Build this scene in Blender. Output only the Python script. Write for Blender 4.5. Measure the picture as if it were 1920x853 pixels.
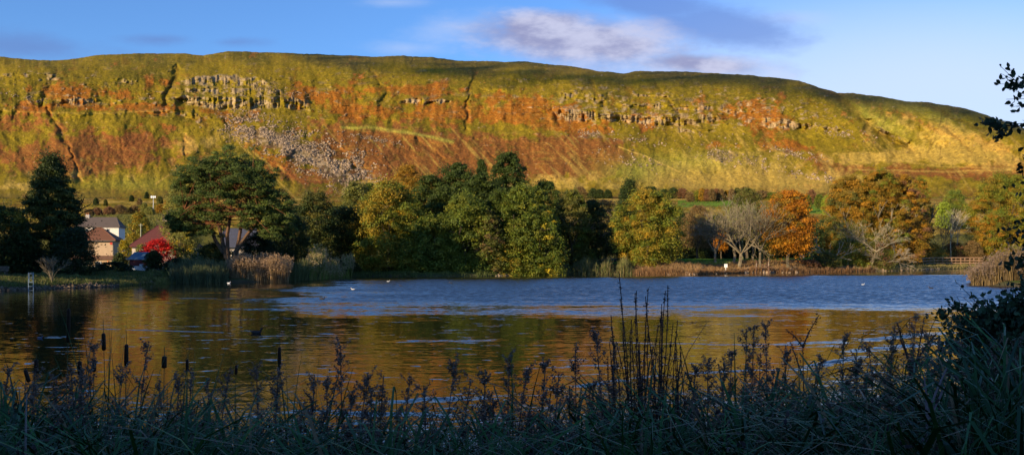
import bpy, math, random
import numpy as np
for o in list(bpy.data.objects): bpy.data.objects.remove(o)
R = math.radians
F = 1663.0; HZ = 477.0; CX = 960.0; EYE = 3.1
SC = bpy.context.scene; COL = SC.collection
# ---------------------------------------------------------------- camera
cam = bpy.data.cameras.new('camera'); camo = bpy.data.objects.new('camera', cam); COL.objects.link(camo)
cam.sensor_width = 36.0; cam.lens = F/1920*36; cam.shift_y = (HZ-426.5)/1920
cam.clip_start = 0.1; cam.clip_end = 30000
camo.location = (0, 0, EYE); camo.rotation_euler = (R(90), 0, 0); SC.camera = camo
# ---------------------------------------------------------------- sun + exposure
SUN_AZ, SUN_EL = 45.0, 15.0      # degrees left of straight-behind the camera / above the horizon
T = np.array([-math.sin(R(SUN_AZ))*math.cos(R(SUN_EL)), -math.cos(R(SUN_AZ))*math.cos(R(SUN_EL)), math.sin(R(SUN_EL))])
from mathutils import Vector, Matrix
sl = bpy.data.lights.new('sun', 'SUN'); sl.energy = 5.0; sl.angle = R(0.5); sl.color = (1.0, 0.77, 0.44)
so = bpy.data.objects.new('sun', sl); COL.objects.link(so)
so.rotation_euler = Vector(T).to_track_quat('Z', 'Y').to_euler(); so.location = (0, -20, 60)
vs = SC.view_settings; vs.view_transform = 'Standard'; vs.look = 'None'; vs.gamma = 1.0; vs.use_curve_mapping = False
vs.exposure = 0.72
# ---------------------------------------------------------------- node helpers
class NT:
    def __init__(s, tree): s.t = tree; s.n = tree.nodes; s.l = tree.links
    def new(s, typ, **kw):
        n = s.n.new(typ)
        for k, v in kw.items(): setattr(n, k, v)
        return n
    def put(s, sock, v):
        if hasattr(v, 'is_output') or isinstance(v, bpy.types.NodeSocket): s.l.new(v, sock)
        else: sock.default_value = v
    def m(s, op, a, b=None, c=None, clamp=False):
        n = s.new('ShaderNodeMath', operation=op); n.use_clamp = clamp
        s.put(n.inputs[0], a)
        if b is not None: s.put(n.inputs[1], b)
        if c is not None: s.put(n.inputs[2], c)
        return n.outputs[0]
    def comb(s, x, y, z):
        n = s.new('ShaderNodeCombineXYZ')
        for i, v in enumerate((x, y, z)): s.put(n.inputs[i], v)
        return n.outputs[0]
    def sep(s, v):
        n = s.new('ShaderNodeSeparateXYZ'); s.put(n.inputs[0], v); return n.outputs
    def noise(s, vec, scale, detail=3, rough=0.5):
        n = s.new('ShaderNodeTexNoise'); s.put(n.inputs['Vector'], vec); s.put(n.inputs['Scale'], scale)
        n.inputs['Detail'].default_value = detail; n.inputs['Roughness'].default_value = rough
        return n.outputs
    def mix(s, f, a, b, mode='MIX'):
        n = s.new('ShaderNodeMix', data_type='RGBA', blend_type=mode)
        s.put(n.inputs[0], f); s.put(n.inputs[6], a); s.put(n.inputs[7], b); return n.outputs[2]
    def ss(s, x, lo, hi):
        n = s.new('ShaderNodeMapRange', interpolation_type='SMOOTHSTEP')
        s.put(n.inputs[0], x); s.put(n.inputs[1], lo); s.put(n.inputs[2], hi); return n.outputs[0]
# ---------------------------------------------------------------- sky
w = bpy.data.worlds.new('World'); SC.world = w; w.use_nodes = True
k = NT(w.node_tree); k.n.clear()
sky = k.new('ShaderNodeTexSky', sky_type='NISHITA'); sky.sun_disc = False
sky.sun_elevation = R(SUN_EL); sky.sun_rotation = math.atan2(T[0], T[1]); sky.altitude = 100
sky.air_density = 1.0; sky.dust_density = 0.6; sky.ozone_density = 2.2
tc = k.new('ShaderNodeTexCoord'); d = k.sep(tc.outputs['Generated'])
yy = k.m('MAXIMUM', d[1], 0.05)
a = k.m('DIVIDE', d[0], yy); b = k.m('DIVIDE', d[2], yy)
pu = k.m('MULTIPLY_ADD', a, F, CX); pv = k.m('MULTIPLY_ADD', b, -F, HZ)
nz = k.noise(k.comb(k.m('MULTIPLY', a, 5.0), k.m('MULTIPLY', b, 13.0), 1.7), 1.0, 7, 0.62)
nz2 = k.noise(k.comb(k.m('MULTIPLY', a, 16.0), k.m('MULTIPLY', b, 34.0), 5.1), 1.0, 5, 0.6)
def blob(cx, cy, rx, ry, th=0.0):
    dx = k.m('SUBTRACT', pu, cx); dy = k.m('SUBTRACT', pv, cy)
    c, s_ = math.cos(th), math.sin(th)
    X = k.m('ADD', k.m('MULTIPLY', dx, c/rx), k.m('MULTIPLY', dy, s_/rx))
    Y = k.m('ADD', k.m('MULTIPLY', dx, -s_/ry), k.m('MULTIPLY', dy, c/ry))
    return k.m('SQRT', k.m('ADD', k.m('MULTIPLY', X, X), k.m('MULTIPLY', Y, Y)))
def cl(blobs, soft, amp):
    tot = None
    for bl in blobs:
        v = k.m('SUBTRACT', 1.0, blob(*bl))
        tot = v if tot is None else k.m('MAXIMUM', tot, v)
    n = k.m('MULTIPLY', k.m('SUBTRACT', nz[0], 0.5), amp)
    n2 = k.m('MULTIPLY', k.m('SUBTRACT', nz2[0], 0.5), amp*0.45)
    return k.ss(k.m('ADD', tot, k.m('ADD', n, n2)), 0.0, soft)
sc_ = k.mix(1.0, sky.outputs[0], (0.62, 0.93, 1.42, 1), 'MULTIPLY')
# haze-lightened right side of the sky is real: brighter toward the low right
CW = (3.4, 4.2, 6.2, 1); CG = (0.95, 1.4, 3.3, 1); CB = (1.0, 1.75, 4.3, 1)
m1 = cl([(1120, 85, 300, 72, 0.12), (1020, 50, 130, 44, 0.0), (1290, 120, 230, 34, 0.08)], 0.75, 1.5)
m2 = cl([(1345, 48, 190, 60, 0.12), (1230, 10, 190, 36, 0.1)], 0.7, 1.4)
m3 = cl([(40, 88, 290, 40, 0.05), (300, 75, 140, 20, 0.0), (440, 80, 100, 18, 0.0)], 1.0, 1.7)
m4 = cl([(845, 55, 150, 45, -0.25), (760, 90, 120, 22, 0.0), (1480, 35, 120, 20, 0.0), (740, 5, 90, 14, 0.0)], 1.4, 2.0)
veil = k.ss(k.m('SUBTRACT', 1.0, blob(1800, 260, 1050, 380, 0.0)), 0.0, 0.75)
c0 = k.mix(k.m('MULTIPLY', veil, 0.85), sc_, (4.4, 5.2, 6.7, 1))
c0 = k.mix(k.m('MULTIPLY', m4, 0.55), c0, CW)
c0 = k.mix(k.m('MULTIPLY', m3, 0.5), c0, CG)
c0 = k.mix(k.m('MULTIPLY', m2, 0.68), c0, CB)
gcol = k.mix(k.ss(nz2[0], 0.35, 0.65), (2.1, 2.2, 3.6, 1), (3.9, 4.0, 5.3, 1))
c0 = k.mix(k.m('MULTIPLY', m1, 0.95), c0, gcol)
bg = k.new('ShaderNodeBackground'); k.put(bg.inputs[0], c0); bg.inputs[1].default_value = 0.094
out = k.new('ShaderNodeOutputWorld'); k.l.new(bg.outputs[0], out.inputs[0])
# ---------------------------------------------------------------- helpers
rng = np.random.default_rng(7); random.seed(7)
def V3(*a): return np.array(a, float)
def at(u, v, D): return V3((u-CX)/F*D, D, EYE-(v-HZ)/F*D)
def Dw(v): return F*EYE/(v-HZ)          # distance of a point of the water level seen at row v
_tab = np.random.default_rng(3).random((256, 256))
def vnoise(x, y):
    xi = np.floor(x).astype(int); yi = np.floor(y).astype(int)
    fx = x-xi; fy = y-yi; fx = fx*fx*(3-2*fx); fy = fy*fy*(3-2*fy)
    a = _tab[xi & 255, yi & 255]; b = _tab[(xi+1) & 255, yi & 255]
    c = _tab[xi & 255, (yi+1) & 255]; d = _tab[(xi+1) & 255, (yi+1) & 255]
    return ((a*(1-fx)+b*fx)*(1-fy)+(c*(1-fx)+d*fx)*fy)*2-1
def fbm(x, y, o=4, g=0.5):
    s = 0; A = 1; n = 0
    for i in range(o):
        s = s+A*vnoise(x*2**i+17.3*i, y*2**i+9.1*i); n += A; A *= g
    return s/n
def sstep(x, a, b):
    t = np.clip((x-a)/(b-a), 0, 1); return t*t*(3-2*t)

def make_mesh(name, verts, faces, cols=None, mat=None, parent=None, smooth=False, loc=None):
    """verts (N,3); faces: list of int arrays (M,k); cols (N,3)"""
    me = bpy.data.meshes.new(name)
    verts = np.ascontiguousarray(verts, np.float32)
    me.vertices.add(len(verts)); me.vertices.foreach_set('co', verts.ravel())
    loops = np.concatenate([f.ravel() for f in faces]).astype(np.int32)
    tot = np.concatenate([np.full(len(f), f.shape[1]) for f in faces]).astype(np.int32)
    st = np.concatenate([[0], np.cumsum(tot)[:-1]]).astype(np.int32)
    me.loops.add(len(loops)); me.loops.foreach_set('vertex_index', loops)
    me.polygons.add(len(tot)); me.polygons.foreach_set('loop_start', st)
    try: me.polygons.foreach_set('loop_total', tot)
    except Exception: pass
    me.polygons.foreach_set('use_smooth', np.full(len(tot), bool(smooth)))
    me.update(calc_edges=True)
    if cols is not None:
        at_ = me.color_attributes.new('Col', 'FLOAT_COLOR', 'POINT')
        c4 = np.ones((len(verts), 4), np.float32); c4[:, :3] = cols
        at_.data.foreach_set('color', c4.ravel())
    if mat: me.materials.append(mat)
    o = bpy.data.objects.new(name, me); COL.objects.link(o)
    if parent is not None: o.parent = parent
    if loc is not None: o.location = loc
    return o

class Geo:
    def __init__(s): s.v = []; s.f = []; s.c = []; s.n = 0
    def add(s, v, f, c):
        v = np.asarray(v, float); c = np.asarray(c, float)
        if c.ndim == 1: c = np.tile(c, (len(v), 1))
        s.v.append(v); s.c.append(c)
        for q in (f if isinstance(f, list) else [f]):
            s.f.append(np.asarray(q)+s.n)
        s.n += len(v); return s
    def box(s, c, size, col, rz=0.0):
        x, y, z = np.array(size)/2
        v = V3(-x,-y,-z,  x,-y,-z,  x,y,-z,  -x,y,-z,  -x,-y,z,  x,-y,z,  x,y,z,  -x,y,z).reshape(8, 3)
        if rz: v = v @ rotz(rz).T
        return s.add(v+np.array(c), [np.array([[0,3,2,1],[4,5,6,7],[0,1,5,4],[1,2,6,5],[2,3,7,6],[3,0,4,7]])], col)
    def tubes(s, p0, p1, r0, r1, col, sides=5):
        p0 = np.asarray(p0, float).reshape(-1, 3); p1 = np.asarray(p1, float).reshape(-1, 3); n = len(p0)
        r0 = np.broadcast_to(np.asarray(r0, float), (n,)); r1 = np.broadcast_to(np.asarray(r1, float), (n,))
        d = p1-p0; L = np.linalg.norm(d, axis=1, keepdims=True)+1e-9; d = d/L
        ref = np.where(np.abs(d[:, 2:3]) > 0.9, V3(1,0,0), V3(0,0,1))
        a = np.cross(d, ref); a /= np.linalg.norm(a, axis=1, keepdims=True)+1e-9; b = np.cross(d, a)
        th = np.arange(sides)*2*np.pi/sides
        ring = a[:, None]*np.cos(th)[None, :, None]+b[:, None]*np.sin(th)[None, :, None]
        v = np.concatenate([p0[:, None]+ring*r0[:, None, None], p1[:, None]+ring*r1[:, None, None]], 1)
        i = np.arange(sides); j = (i+1) % sides
        f = np.stack([i, j, j+sides, i+sides], 1)
        f = (f[None]+(np.arange(n)*2*sides)[:, None, None]).reshape(-1, 4)
        c = np.asarray(col, float)
        if c.ndim == 2: c = np.repeat(c, 2*sides, 0)
        cap = (np.arange(sides)[::-1][None]+sides+(np.arange(n)*2*sides)[:, None])[:, ::-1]
        return s.add(v.reshape(-1, 3), [f, cap], c)
    def pipe(s, pts, rad, col, sides=6):
        pts = np.asarray(pts, float); n = len(pts); rad = np.broadcast_to(np.asarray(rad, float), (n,))
        t = np.gradient(pts, axis=0); t /= np.linalg.norm(t, axis=1, keepdims=True)+1e-9
        ref = V3(0, 1, 0.03) if abs(t[0][1]) < 0.8 else V3(1, 0, 0)
        a = np.cross(t, ref); a /= np.linalg.norm(a, axis=1, keepdims=True)+1e-9; b = np.cross(t, a)
        th = np.arange(sides)*2*np.pi/sides
        v = pts[:, None]+(a[:, None]*np.cos(th)[None, :, None]+b[:, None]*np.sin(th)[None, :, None])*rad[:, None, None]
        i = np.arange(sides); j = (i+1) % sides
        f = np.concatenate([np.stack([i+q*sides, j+q*sides, j+(q+1)*sides, i+(q+1)*sides], 1) for q in range(n-1)])
        return s.add(v.reshape(-1, 3), [f, (np.arange(sides)[::-1])[None], (np.arange(sides)+(n-1)*sides)[None]], col)
    def leaves(s, c, nrm, size, col, aspect=0.6, oval=False):
        n = len(c); size = np.broadcast_to(np.asarray(size, float), (n,))
        nrm = nrm/(np.linalg.norm(nrm, axis=1, keepdims=True)+1e-9)
        r = rng.normal(size=(n, 3)); a = np.cross(nrm, r); a /= np.linalg.norm(a, axis=1, keepdims=True)+1e-9
        b = np.cross(nrm, a)
        A = a*size[:, None]*0.5; B = b*(size*aspect)[:, None]*0.5
        bend = nrm*(size*0.12)[:, None]
        v = np.stack([c-A-bend, c+B, c+A-bend, c-B], 1)
        f = np.arange(4*n).reshape(n, 4)
        if oval:
            v = np.stack([c-A-bend, c-A*.45+B*.85, c+A*.35+B*.8, c+A*1.1-bend*1.6, c+A*.35-B*.8, c-A*.45-B*.85], 1)
            f = (np.array([[0, 1, 5], [2, 3, 4]])[None]+(np.arange(n)*6)[:, None, None]).reshape(-1, 3); f4 = (np.array([[1, 2, 4, 5]])[None]+(np.arange(n)*6)[:, None, None]).reshape(-1, 4)
            return s.add(v.reshape(-1, 3), [f, f4], np.repeat(np.broadcast_to(col, (n, 3)), 6, 0))
        return s.add(v.reshape(-1, 3), f, np.repeat(np.broadcast_to(col, (n, 3)), 4, 0))
    def blades(s, base, phi, L, w, th0, th1, col, segs=6, p=1.5, tipcol=None, tipw=0.08):
        """grass blades: angle from vertical goes from th0 to th1 along the blade"""
        n = len(base); t = np.linspace(0, 1, segs+1)
        f_ = lambda q: np.broadcast_to(np.asarray(q, float), (n,))
        phi, L, w, th0, th1 = map(f_, (phi, L, w, th0, th1))
        th = th0[:, None]+(th1-th0)[:, None]*((t[:-1]+t[1:])/2)[None]**p
        h = np.stack([np.cos(phi), np.sin(phi), 0*phi], 1); up = V3(0, 0, 1)
        st = (np.sin(th)[..., None]*h[:, None]+np.cos(th)[..., None]*up)*(L/segs)[:, None, None]
        c = np.concatenate([np.zeros((n, 1, 3)), np.cumsum(st, 1)], 1)+base[:, None]
        side = np.stack([-np.sin(phi), np.cos(phi), 0*phi], 1)
        tw = rng.uniform(-0.9, 0.9, n)
        side = side*np.cos(tw)[:, None]+h*np.sin(tw)[:, None]
        wd = w[:, None]*np.maximum(tipw, (1-t**2.5))[None]*np.minimum(1, 0.6+t*1.5)[None]*0.5
        v = np.stack([c-side[:, None]*wd[..., None], c+side[:, None]*wd[..., None]], 2).reshape(-1, 3)
        q = np.arange(segs)
        f = np.stack([2*q, 2*q+1, 2*q+3, 2*q+2], 1)
        f = (f[None]+(np.arange(n)*2*(segs+1))[:, None, None]).reshape(-1, 4)
        c0 = np.broadcast_to(col, (n, 3)); cc = np.repeat(c0[:, None], segs+1, 1).copy()
        if tipcol is not None:
            tt = (t**2)[None, :, None]; cc = cc*(1-tt)+np.broadcast_to(tipcol, (n, 3))[:, None]*tt
        s.add(v, f, np.repeat(cc, 2, 1).reshape(-1, 3)); return c[:, -1]
    def build(s, name, mat, parent=None, smooth=False, loc=None):
        return make_mesh(name, np.concatenate(s.v), s.f, np.concatenate(s.c), mat, parent, smooth, loc)
def rotz(a): c, s = math.cos(a), math.sin(a); return np.array([[c,-s,0],[s,c,0],[0,0,1.]])

def principled(name, rough=0.8, spec=0.2, noise_amt=0.0, nscale=1.0, bump=0.0, metallic=0.0, trans=0.0, nscale2=None):
    m = bpy.data.materials.new(name); m.use_nodes = True; q = NT(m.node_tree); q.n.clear()
    o = q.new('ShaderNodeOutputMaterial'); p = q.new('ShaderNodeBsdfPrincipled')
    at_ = q.new('ShaderNodeAttribute', attribute_name='Col'); c = at_.outputs[0]
    g = q.new('ShaderNodeNewGeometry')
    if noise_amt:
        nn = q.noise(g.outputs['Position'], nscale, 6, 0.65)
        f = q.m('MULTIPLY_ADD', q.m('SUBTRACT', nn[0], 0.5), 2*noise_amt*2, 1.0)
        cc = q.comb(f, f, f)
        c = q.mix(1.0, c, cc, 'MULTIPLY')
    q.put(p.inputs['Base Color'], c); p.inputs['Roughness'].default_value = rough
    p.inputs['Specular IOR Level'].default_value = spec; p.inputs['Metallic'].default_value = metallic
    if bump:
        bn = q.new('ShaderNodeBump'); bn.inputs['Strength'].default_value = 1; bn.inputs['Distance'].default_value = bump
        n2 = q.noise(g.outputs['Position'], nscale2 or nscale*2, 5, 0.6); q.l.new(n2[0], bn.inputs['Height']); q.l.new(bn.outputs[0], p.inputs['Normal'])
    if trans:
        tr = q.new('ShaderNodeBsdfTranslucent'); q.put(tr.inputs[0], c)
        mx = q.new('ShaderNodeMixShader'); mx.inputs[0].default_value = trans
        q.l.new(p.outputs[0], mx.inputs[1]); q.l.new(tr.outputs[0], mx.inputs[2]); q.l.new(mx.outputs[0], o.inputs[0])
    else: q.l.new(p.outputs[0], o.inputs[0])
    return m
M_LEAF = principled('foliage', 0.55, 0.25, trans=0.22)
M_NEAR = principled('near_foliage', 0.5, 0.14, 0.3, 14.0, trans=0.10)
M_BARK = principled('bark', 0.9, 0.1, 0.35, 3.0, 0.02)
M_HILL = principled('hillside', 0.95, 0.05, 0.42, 0.22, 2.4, nscale2=0.3)
M_ROCK = principled('rock', 0.9, 0.15, 0.3, 0.8, 0.25)
M_GRND = principled('turf', 0.95, 0.05, 0.35, 0.9, 0.05, nscale2=3.0)
M_PLAS = principled('render_wall', 0.9, 0.1, 0.12, 2.5, 0.01)
M_TILE = principled('roof_tile', 0.8, 0.2, 0.25, 5.0, 0.03)
M_WOOD = principled('timber', 0.75, 0.2, 0.3, 6.0, 0.01)
M_METAL = principled('painted_metal', 0.4, 0.5, 0.1, 8.0)
M_GLASS = principled('window_glass', 0.08, 0.8)
M_FEATH = principled('feathers', 0.7, 0.2, 0.15, 30.0)
M_CLOUD = principled('cloud', 1.0, 0.0)

def tag(o, label=None, cat=None, group=None, kind=None):
    if label: o['label'] = label
    if cat: o['category'] = cat
    if group: o['group'] = group
    if kind: o['kind'] = kind
    return o
def empty(name, loc, label, cat, group=None, rz=0.0):
    o = bpy.data.objects.new(name, None); COL.objects.link(o); o.location = loc; o.rotation_euler = (0, 0, rz)
    o.empty_display_size = 0.2
    return tag(o, label, cat, group)
# ================================================================ HILL
RIDGE = np.array([(-700,135),(-300,118),(-100,108),(0,107),(60,112),(110,114),(150,108),(200,103),(260,100),(340,101),(380,104),(430,97),(480,98),(560,101),
 (640,104),(700,107),(760,105),(800,107),(860,114),(930,116),(975,115),(1030,121),(1080,126),(1120,133),(1170,138),(1195,133),(1260,134),(1320,137),
 (1400,141),(1470,148),(1500,153),(1550,168),(1570,175),(1600,175),(1650,181),(1700,190),(1740,192),(1800,201),(1850,216),(1900,234),(1960,252),(2100,285),(2400,320),(2700,335)], float)
us = np.concatenate([np.linspace(-700, -90, 60), np.arange(-80, 2010, 1.5), np.linspace(2020, 2700, 60)])
VF = 372.0
NR, NF = 430, 110
s = np.linspace(0, 1, NR); s = 1-(1-s)**1.12
vr = np.interp(us, RIDGE[:, 0], RIDGE[:, 1])+fbm(us/22, us*0+4, 3)*1.3+fbm(us/4.5, us*0+8, 3)*.55
U = np.repeat(us[None], NR, 0); Vp = VF-(VF-vr)[None]*s[:, None]
E = (HZ-Vp)/F
base = np.interp(s, [0, .12, .3, .5, .62, .72, .85, .95, 1], [.13, .29, .42, .46, .62, .60, .44, .33, .27])[:, None]
slope = np.maximum(base+0*E, E+0.045)
Y0 = np.interp(us, [-700, 0, 500, 900, 1300, 1560, 1800, 2100, 2700], [1000, 980, 1000, 1040, 1010, 960, 860, 760, 700])
g = 1/(slope-E);  dE = np.diff(E, axis=0)
lnY = np.concatenate([np.zeros((1, len(us))), np.cumsum((g[1:]+g[:-1])/2*dE, 0)])
Y = Y0[None]*np.exp(lnY)
HILL_Y = Y.copy()
DU = U+fbm(U/40, Vp/22, 4)*14; DV = Vp+fbm(U/33+50, Vp/20+7, 4)*8
disp = fbm(U/170+3, Vp/120, 3)*26 + fbm(U/45+9, Vp/50, 4)*19 + fbm(U/15+9, Vp/22, 3)*5.5
disp += -np.abs(fbm(U/26+60+(Vp-200)*0.004, Vp/110+3, 3))*6 + fbm(U/8+3, Vp/6+1, 3)*2.6      # down-slope runnels
def polydist(U_, V_, pts):
    d = np.full(U_.shape, 1e9); 
    for (x0, y0), (x1, y1) in zip(pts[:-1], pts[1:]):
        dx, dy = x1-x0, y1-y0; t = np.clip(((U_-x0)*dx+(V_-y0)*dy)/(dx*dx+dy*dy), 0, 1)
        d = np.minimum(d, np.hypot(U_-x0-t*dx, V_-y0-t*dy))
    return d
GUL = [([(332,126),(328,148),(306,182),(312,196)],9,34),([(106,132),(100,152),(85,172),(76,196)],6,20),([(88,204),(105,235),(125,268),(142,305),(152,338)],4.5,16),
 ([(340,256),(348,275),(354,300)],6,15),([(690,128),(716,160),(722,178),(712,195)],4.5,14),([(892,130),(877,165),(874,200),(875,245)],5,18),
 ([(1108,152),(1122,175),(1130,196)],5.5,18),([(1232,160),(1262,200),(1292,236)],4.5,13),([(1545,160),(1595,200),(1640,240),(1705,282)],9,24),
 ([(626,282),(655,302),(676,332)],8,26),([(528,316),(548,344)],4.5,12),([(366,206),(384,232)],8,20),([(1735,194),(1790,225),(1850,246)],5,8),
 ([(780,262),(830,296),(856,322)],4,8),([(888,262),(930,300),(950,325)],4,8),([(700,292),(735,318)],4,7),([(1035,205),(1048,232)],6,16),
 ([(600,255),(612,275)],5,9),([(530,180),(556,205)],5,10),([(1760,232),(1800,262),(1822,285)],5,7),([(1500,270),(1560,315)],5,8),([(420,225),(432,238)],7,13),([(0,306),(14,325)],5,10),
 ([(1175,160),(1182,180)],3,6),([(1280,200),(1300,240)],4,8)]
gm = np.zeros_like(U)
for pts, wd, dp in GUL:
    e = np.exp(-(polydist(DU*0.6+U*0.4+fbm(U/6,Vp/6,2)*3, DV*0.6+Vp*0.4, pts)/(wd*1.2*(.8+.7*fbm(U/20+9,Vp/12,2))))**2); disp += e*dp*.6; gm = np.maximum(gm, e)
# spur banks beside the big gullies and the fall-away valley at the right
disp += -14*np.exp(-(polydist(U, Vp, [(1520,165),(1570,210),(1620,255),(1660,285)])/16)**2)
disp += -10*np.exp(-(polydist(U, Vp, [(360,212),(400,214),(420,226)])/9)**2)
disp += -9*np.exp(-(polydist(U, Vp, [(640,236),(740,248),(850,268)])/8)**2)
disp += -7*np.exp(-(polydist(U, Vp, [(0,206),(150,212),(300,206)])/6)**2)
CRAG = [([(338,150,158),(360,146,158),(400,142,160),(440,142,160),(480,147,160),(505,156,166)],7,1.0),
 ([(345,166,172),(400,164,176),(470,165,178),(530,172,181)],5,.6),
 ([(330,180,186),(352,180,193),(372,184,198),(400,182,204),(450,183,203),(500,181,204),(540,184,203),(580,187,209)],11,1.0),
 ([(104,187,193),(130,184,196),(160,185,196),(190,188,193)],5,.9),([(0,140,149),(50,139,150),(110,140,153)],5,.5),
 ([(750,188,193),(780,186,195),(805,189,193),(845,187,193)],5,.9),
 ([(1040,206,214),(1065,205,226),(1100,207,228),(1132,214,224)],8,.9),([(1130,216,226),(1190,217,231),(1240,217,237),(1285,221,236),(1312,224,230)],8,.95),
 ([(1308,214,230),(1330,213,232),(1352,219,229)],7,.9),([(1425,220,238),(1450,222,241),(1490,227,242),(1525,235,242)],7,.9),
 ([(1050,176,184),(1100,174,186),(1150,178,190)],4,.5),([(1150,196,203),(1220,194,204),(1300,196,206),(1400,204,214)],4,.5),
 ([(1270,240,248),(1340,244,250)],4,.6),([(955,148,154),(1000,149,158),(1050,146,158)],5,.45),([(1080,182,190),(1160,184,193)],4,.5),
 ([(1640,232,240),(1680,255,268),(1705,262,278)],6,.6),([(300,205,212),(340,205,215),(380,222,235)],5,.5),([(1540,238,244),(1580,242,247)],4,.6),
 ([(1180,176,182),(1260,178,184)],3,.4),([(900,165,170),(950,168,174)],3,.35),([(200,148,153),(300,150,157)],3,.35)]
rock = np.zeros_like(U)
rib = fbm(U/5.5, Vp/34+4, 3, .6); blk = fbm(U/9+7, Vp/7, 3, .6)
for pts, A, dens in CRAG:
    p = np.array(pts, float); x0, x1 = p[0, 0], p[-1, 0]
    uu = U+fbm(U/20, Vp/20, 2)*4
    vt = np.interp(uu, p[:, 0], p[:, 1]); vb = np.interp(uu, p[:, 0], p[:, 2])
    edge = sstep(uu, x0-6, x0+10)*(1-sstep(uu, x1-10, x1+6))
    jj = fbm(U/12+3, Vp*0, 3)*3.5
    vt = vt+jj; vb = vb+fbm(U/14+31, Vp*0, 3)*3.5; h = np.maximum(vb-vt, 3)
    q = (Vp-vt)/h            # 0 at the top edge, 1 at the foot
    f = np.where(q < 0, -np.exp(q*h/14), np.where(q > 1, np.exp(-(q-1)*h/16), 2*q-1))
    disp += A*1.7*f*edge
    inn = sstep(q, -.12, .06)*(1-sstep(q, .85, 1.2))*edge
    keep = sstep(fbm(U/17+A, Vp/9, 4)+dens*1.3-0.55, 0, .35)
    rock = np.maximum(rock, inn*keep)
disp += rock*(rib*12+blk*5)
# small outcrops scattered over the crag belt
belt = sstep(U, 1000, 1060)*(1-sstep(U, 1520, 1600))*np.exp(-((Vp-(205+(U-1000)*0.03))/34)**2)+0.7*np.exp(-((U-450)/160)**2-((Vp-175)/40)**2)+0.4*(1-sstep(U, 0, 330))*np.exp(-((Vp-155)/28)**2)+.25*np.exp(-((Vp-185)/25)**2)
out_ = sstep(fbm(U/9+70, Vp/4.2+20, 3)+belt*0.48-0.58, 0, .15)
rock = np.maximum(rock, out_*0.8); disp += -out_*3.0
for k_, vv in enumerate([128, 139, 150, 158, 167, 176, 186, 197, 208, 219]):
    ln_ = vv+fbm(U/90+k_*7, U*0+k_, 3)*9+(U-700)*.004; q_ = Vp-ln_
    disp += sstep(fbm(U/34+k_*13, U*0+k_*3, 3), .02, .3)*np.where(q_ < 0, -np.exp(q_/3.5), np.exp(-q_/3.5))*1.5*sstep(q_, -14, -7)
fade = sstep(s, 0, .04)[:, None]*(1-sstep(s, .975, 1.0)[:, None]*0.8)
Yd = Y+disp*fade
HX, HY, HZZ = (U-CX)/F*Yd, Yd, EYE+E*Yd
# ---- colour of the hillside (what grows or lies there, and some painted crest shade)
def bl(cx, cy, rx, ry, th=0.0, p=1.0):
    dx = DU-cx; dy = DV-cy; c, s_ = math.cos(th), math.sin(th)
    X = (dx*c+dy*s_)/rx; Y_ = (-dx*s_+dy*c)/ry
    return np.exp(-(X*X+Y_*Y_)**p)
GR = V3(.210,.150,.010); GR2 = V3(.105,.088,.009); PALE = V3(.44,.29,.060); BR = V3(.275,.090,.012); BR2 = V3(.20,.070,.020); RKc = V3(.40,.29,.165); SCR = V3(.13,.085,.06); MOOR_SHADE = V3(.13,.095,.03); DK = V3(.045,.036,.016)
n1 = fbm(U/60+5, Vp/35+2, 5, .6); n2 = fbm(U/14+15, Vp/12+2, 4, .6); n3 = fbm(U/5+1, Vp/4+8, 3, .6)
col = GR+(GR2-GR)*sstep(n1+n2*.4, -.3, .5)[..., None]
def lay(mask, c): 
    global col
    m = np.clip(mask, 0, 1)[..., None]; col = col*(1-m)+np.asarray(c)*m
brk = (bl(158,176,75,20)+.9*bl(160,203,190,9)+.75*bl(210,262,130,42)+.45*bl(30,250,70,40)+bl(640,190,70,34,.45)+.9*bl(560,175,40,20,.5)+.7*bl(740,165,70,22)
 +bl(800,210,100,28)+bl(960,215,90,26)+.7*bl(1010,190,60,30)+.8*bl(930,178,40,12)+bl(1090,245,60,10,.1)+.9*bl(420,215,80,14)+.6*bl(285,170,40,30)+.6*bl(1130,230,150,24)
 +bl(1490,275,75,16,.35)+.9*bl(1360,275,70,10)+bl(1745,240,70,9,.4)+.8*bl(1850,268,80,12,.3)+.5*bl(1300,205,220,30)+.7*bl(520,290,120,30,.6)+.35*bl(1600,255,70,20,.4)+.4*bl(1440,225,90,24)+.5*bl(90,160,70,16)+.9*bl(800,170,60,10))
lay(sstep(brk*.88+n1*.7+n2*.65+n3*.15, .40, .80)*.88, BR)
br2 = bl(720,290,130,55)+bl(640,260,60,22,.4)+bl(880,300,150,42)+bl(1030,290,130,38)+.8*bl(1130,300,90,40)+.95*bl(240,285,120,36)+.85*bl(90,285,130,45)+.6*bl(40,230,80,20)+.5*bl(600,330,80,24)+bl(1730,322,220,13,.02)+.8*bl(1530,300,60,14,.4)+.5*bl(1870,320,90,18)
lay(sstep(br2+n1*.6+n2*.6+n3*.15, .34, .70)*.9, BR2)
n4 = fbm(U/24+80, Vp/13+30, 4, .65); n5 = fbm(U/9+180, Vp/5+30, 4, .65)
lay(sstep(n4+n5*.4, .22, .5)*.5, GR2*.85); lay(sstep(-n4+n5*.5, .25, .6)*.4, V3(.25,.12,.016)); lay(sstep(n5, .26, .5)*.22, V3(.07,.05,.016))
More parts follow.
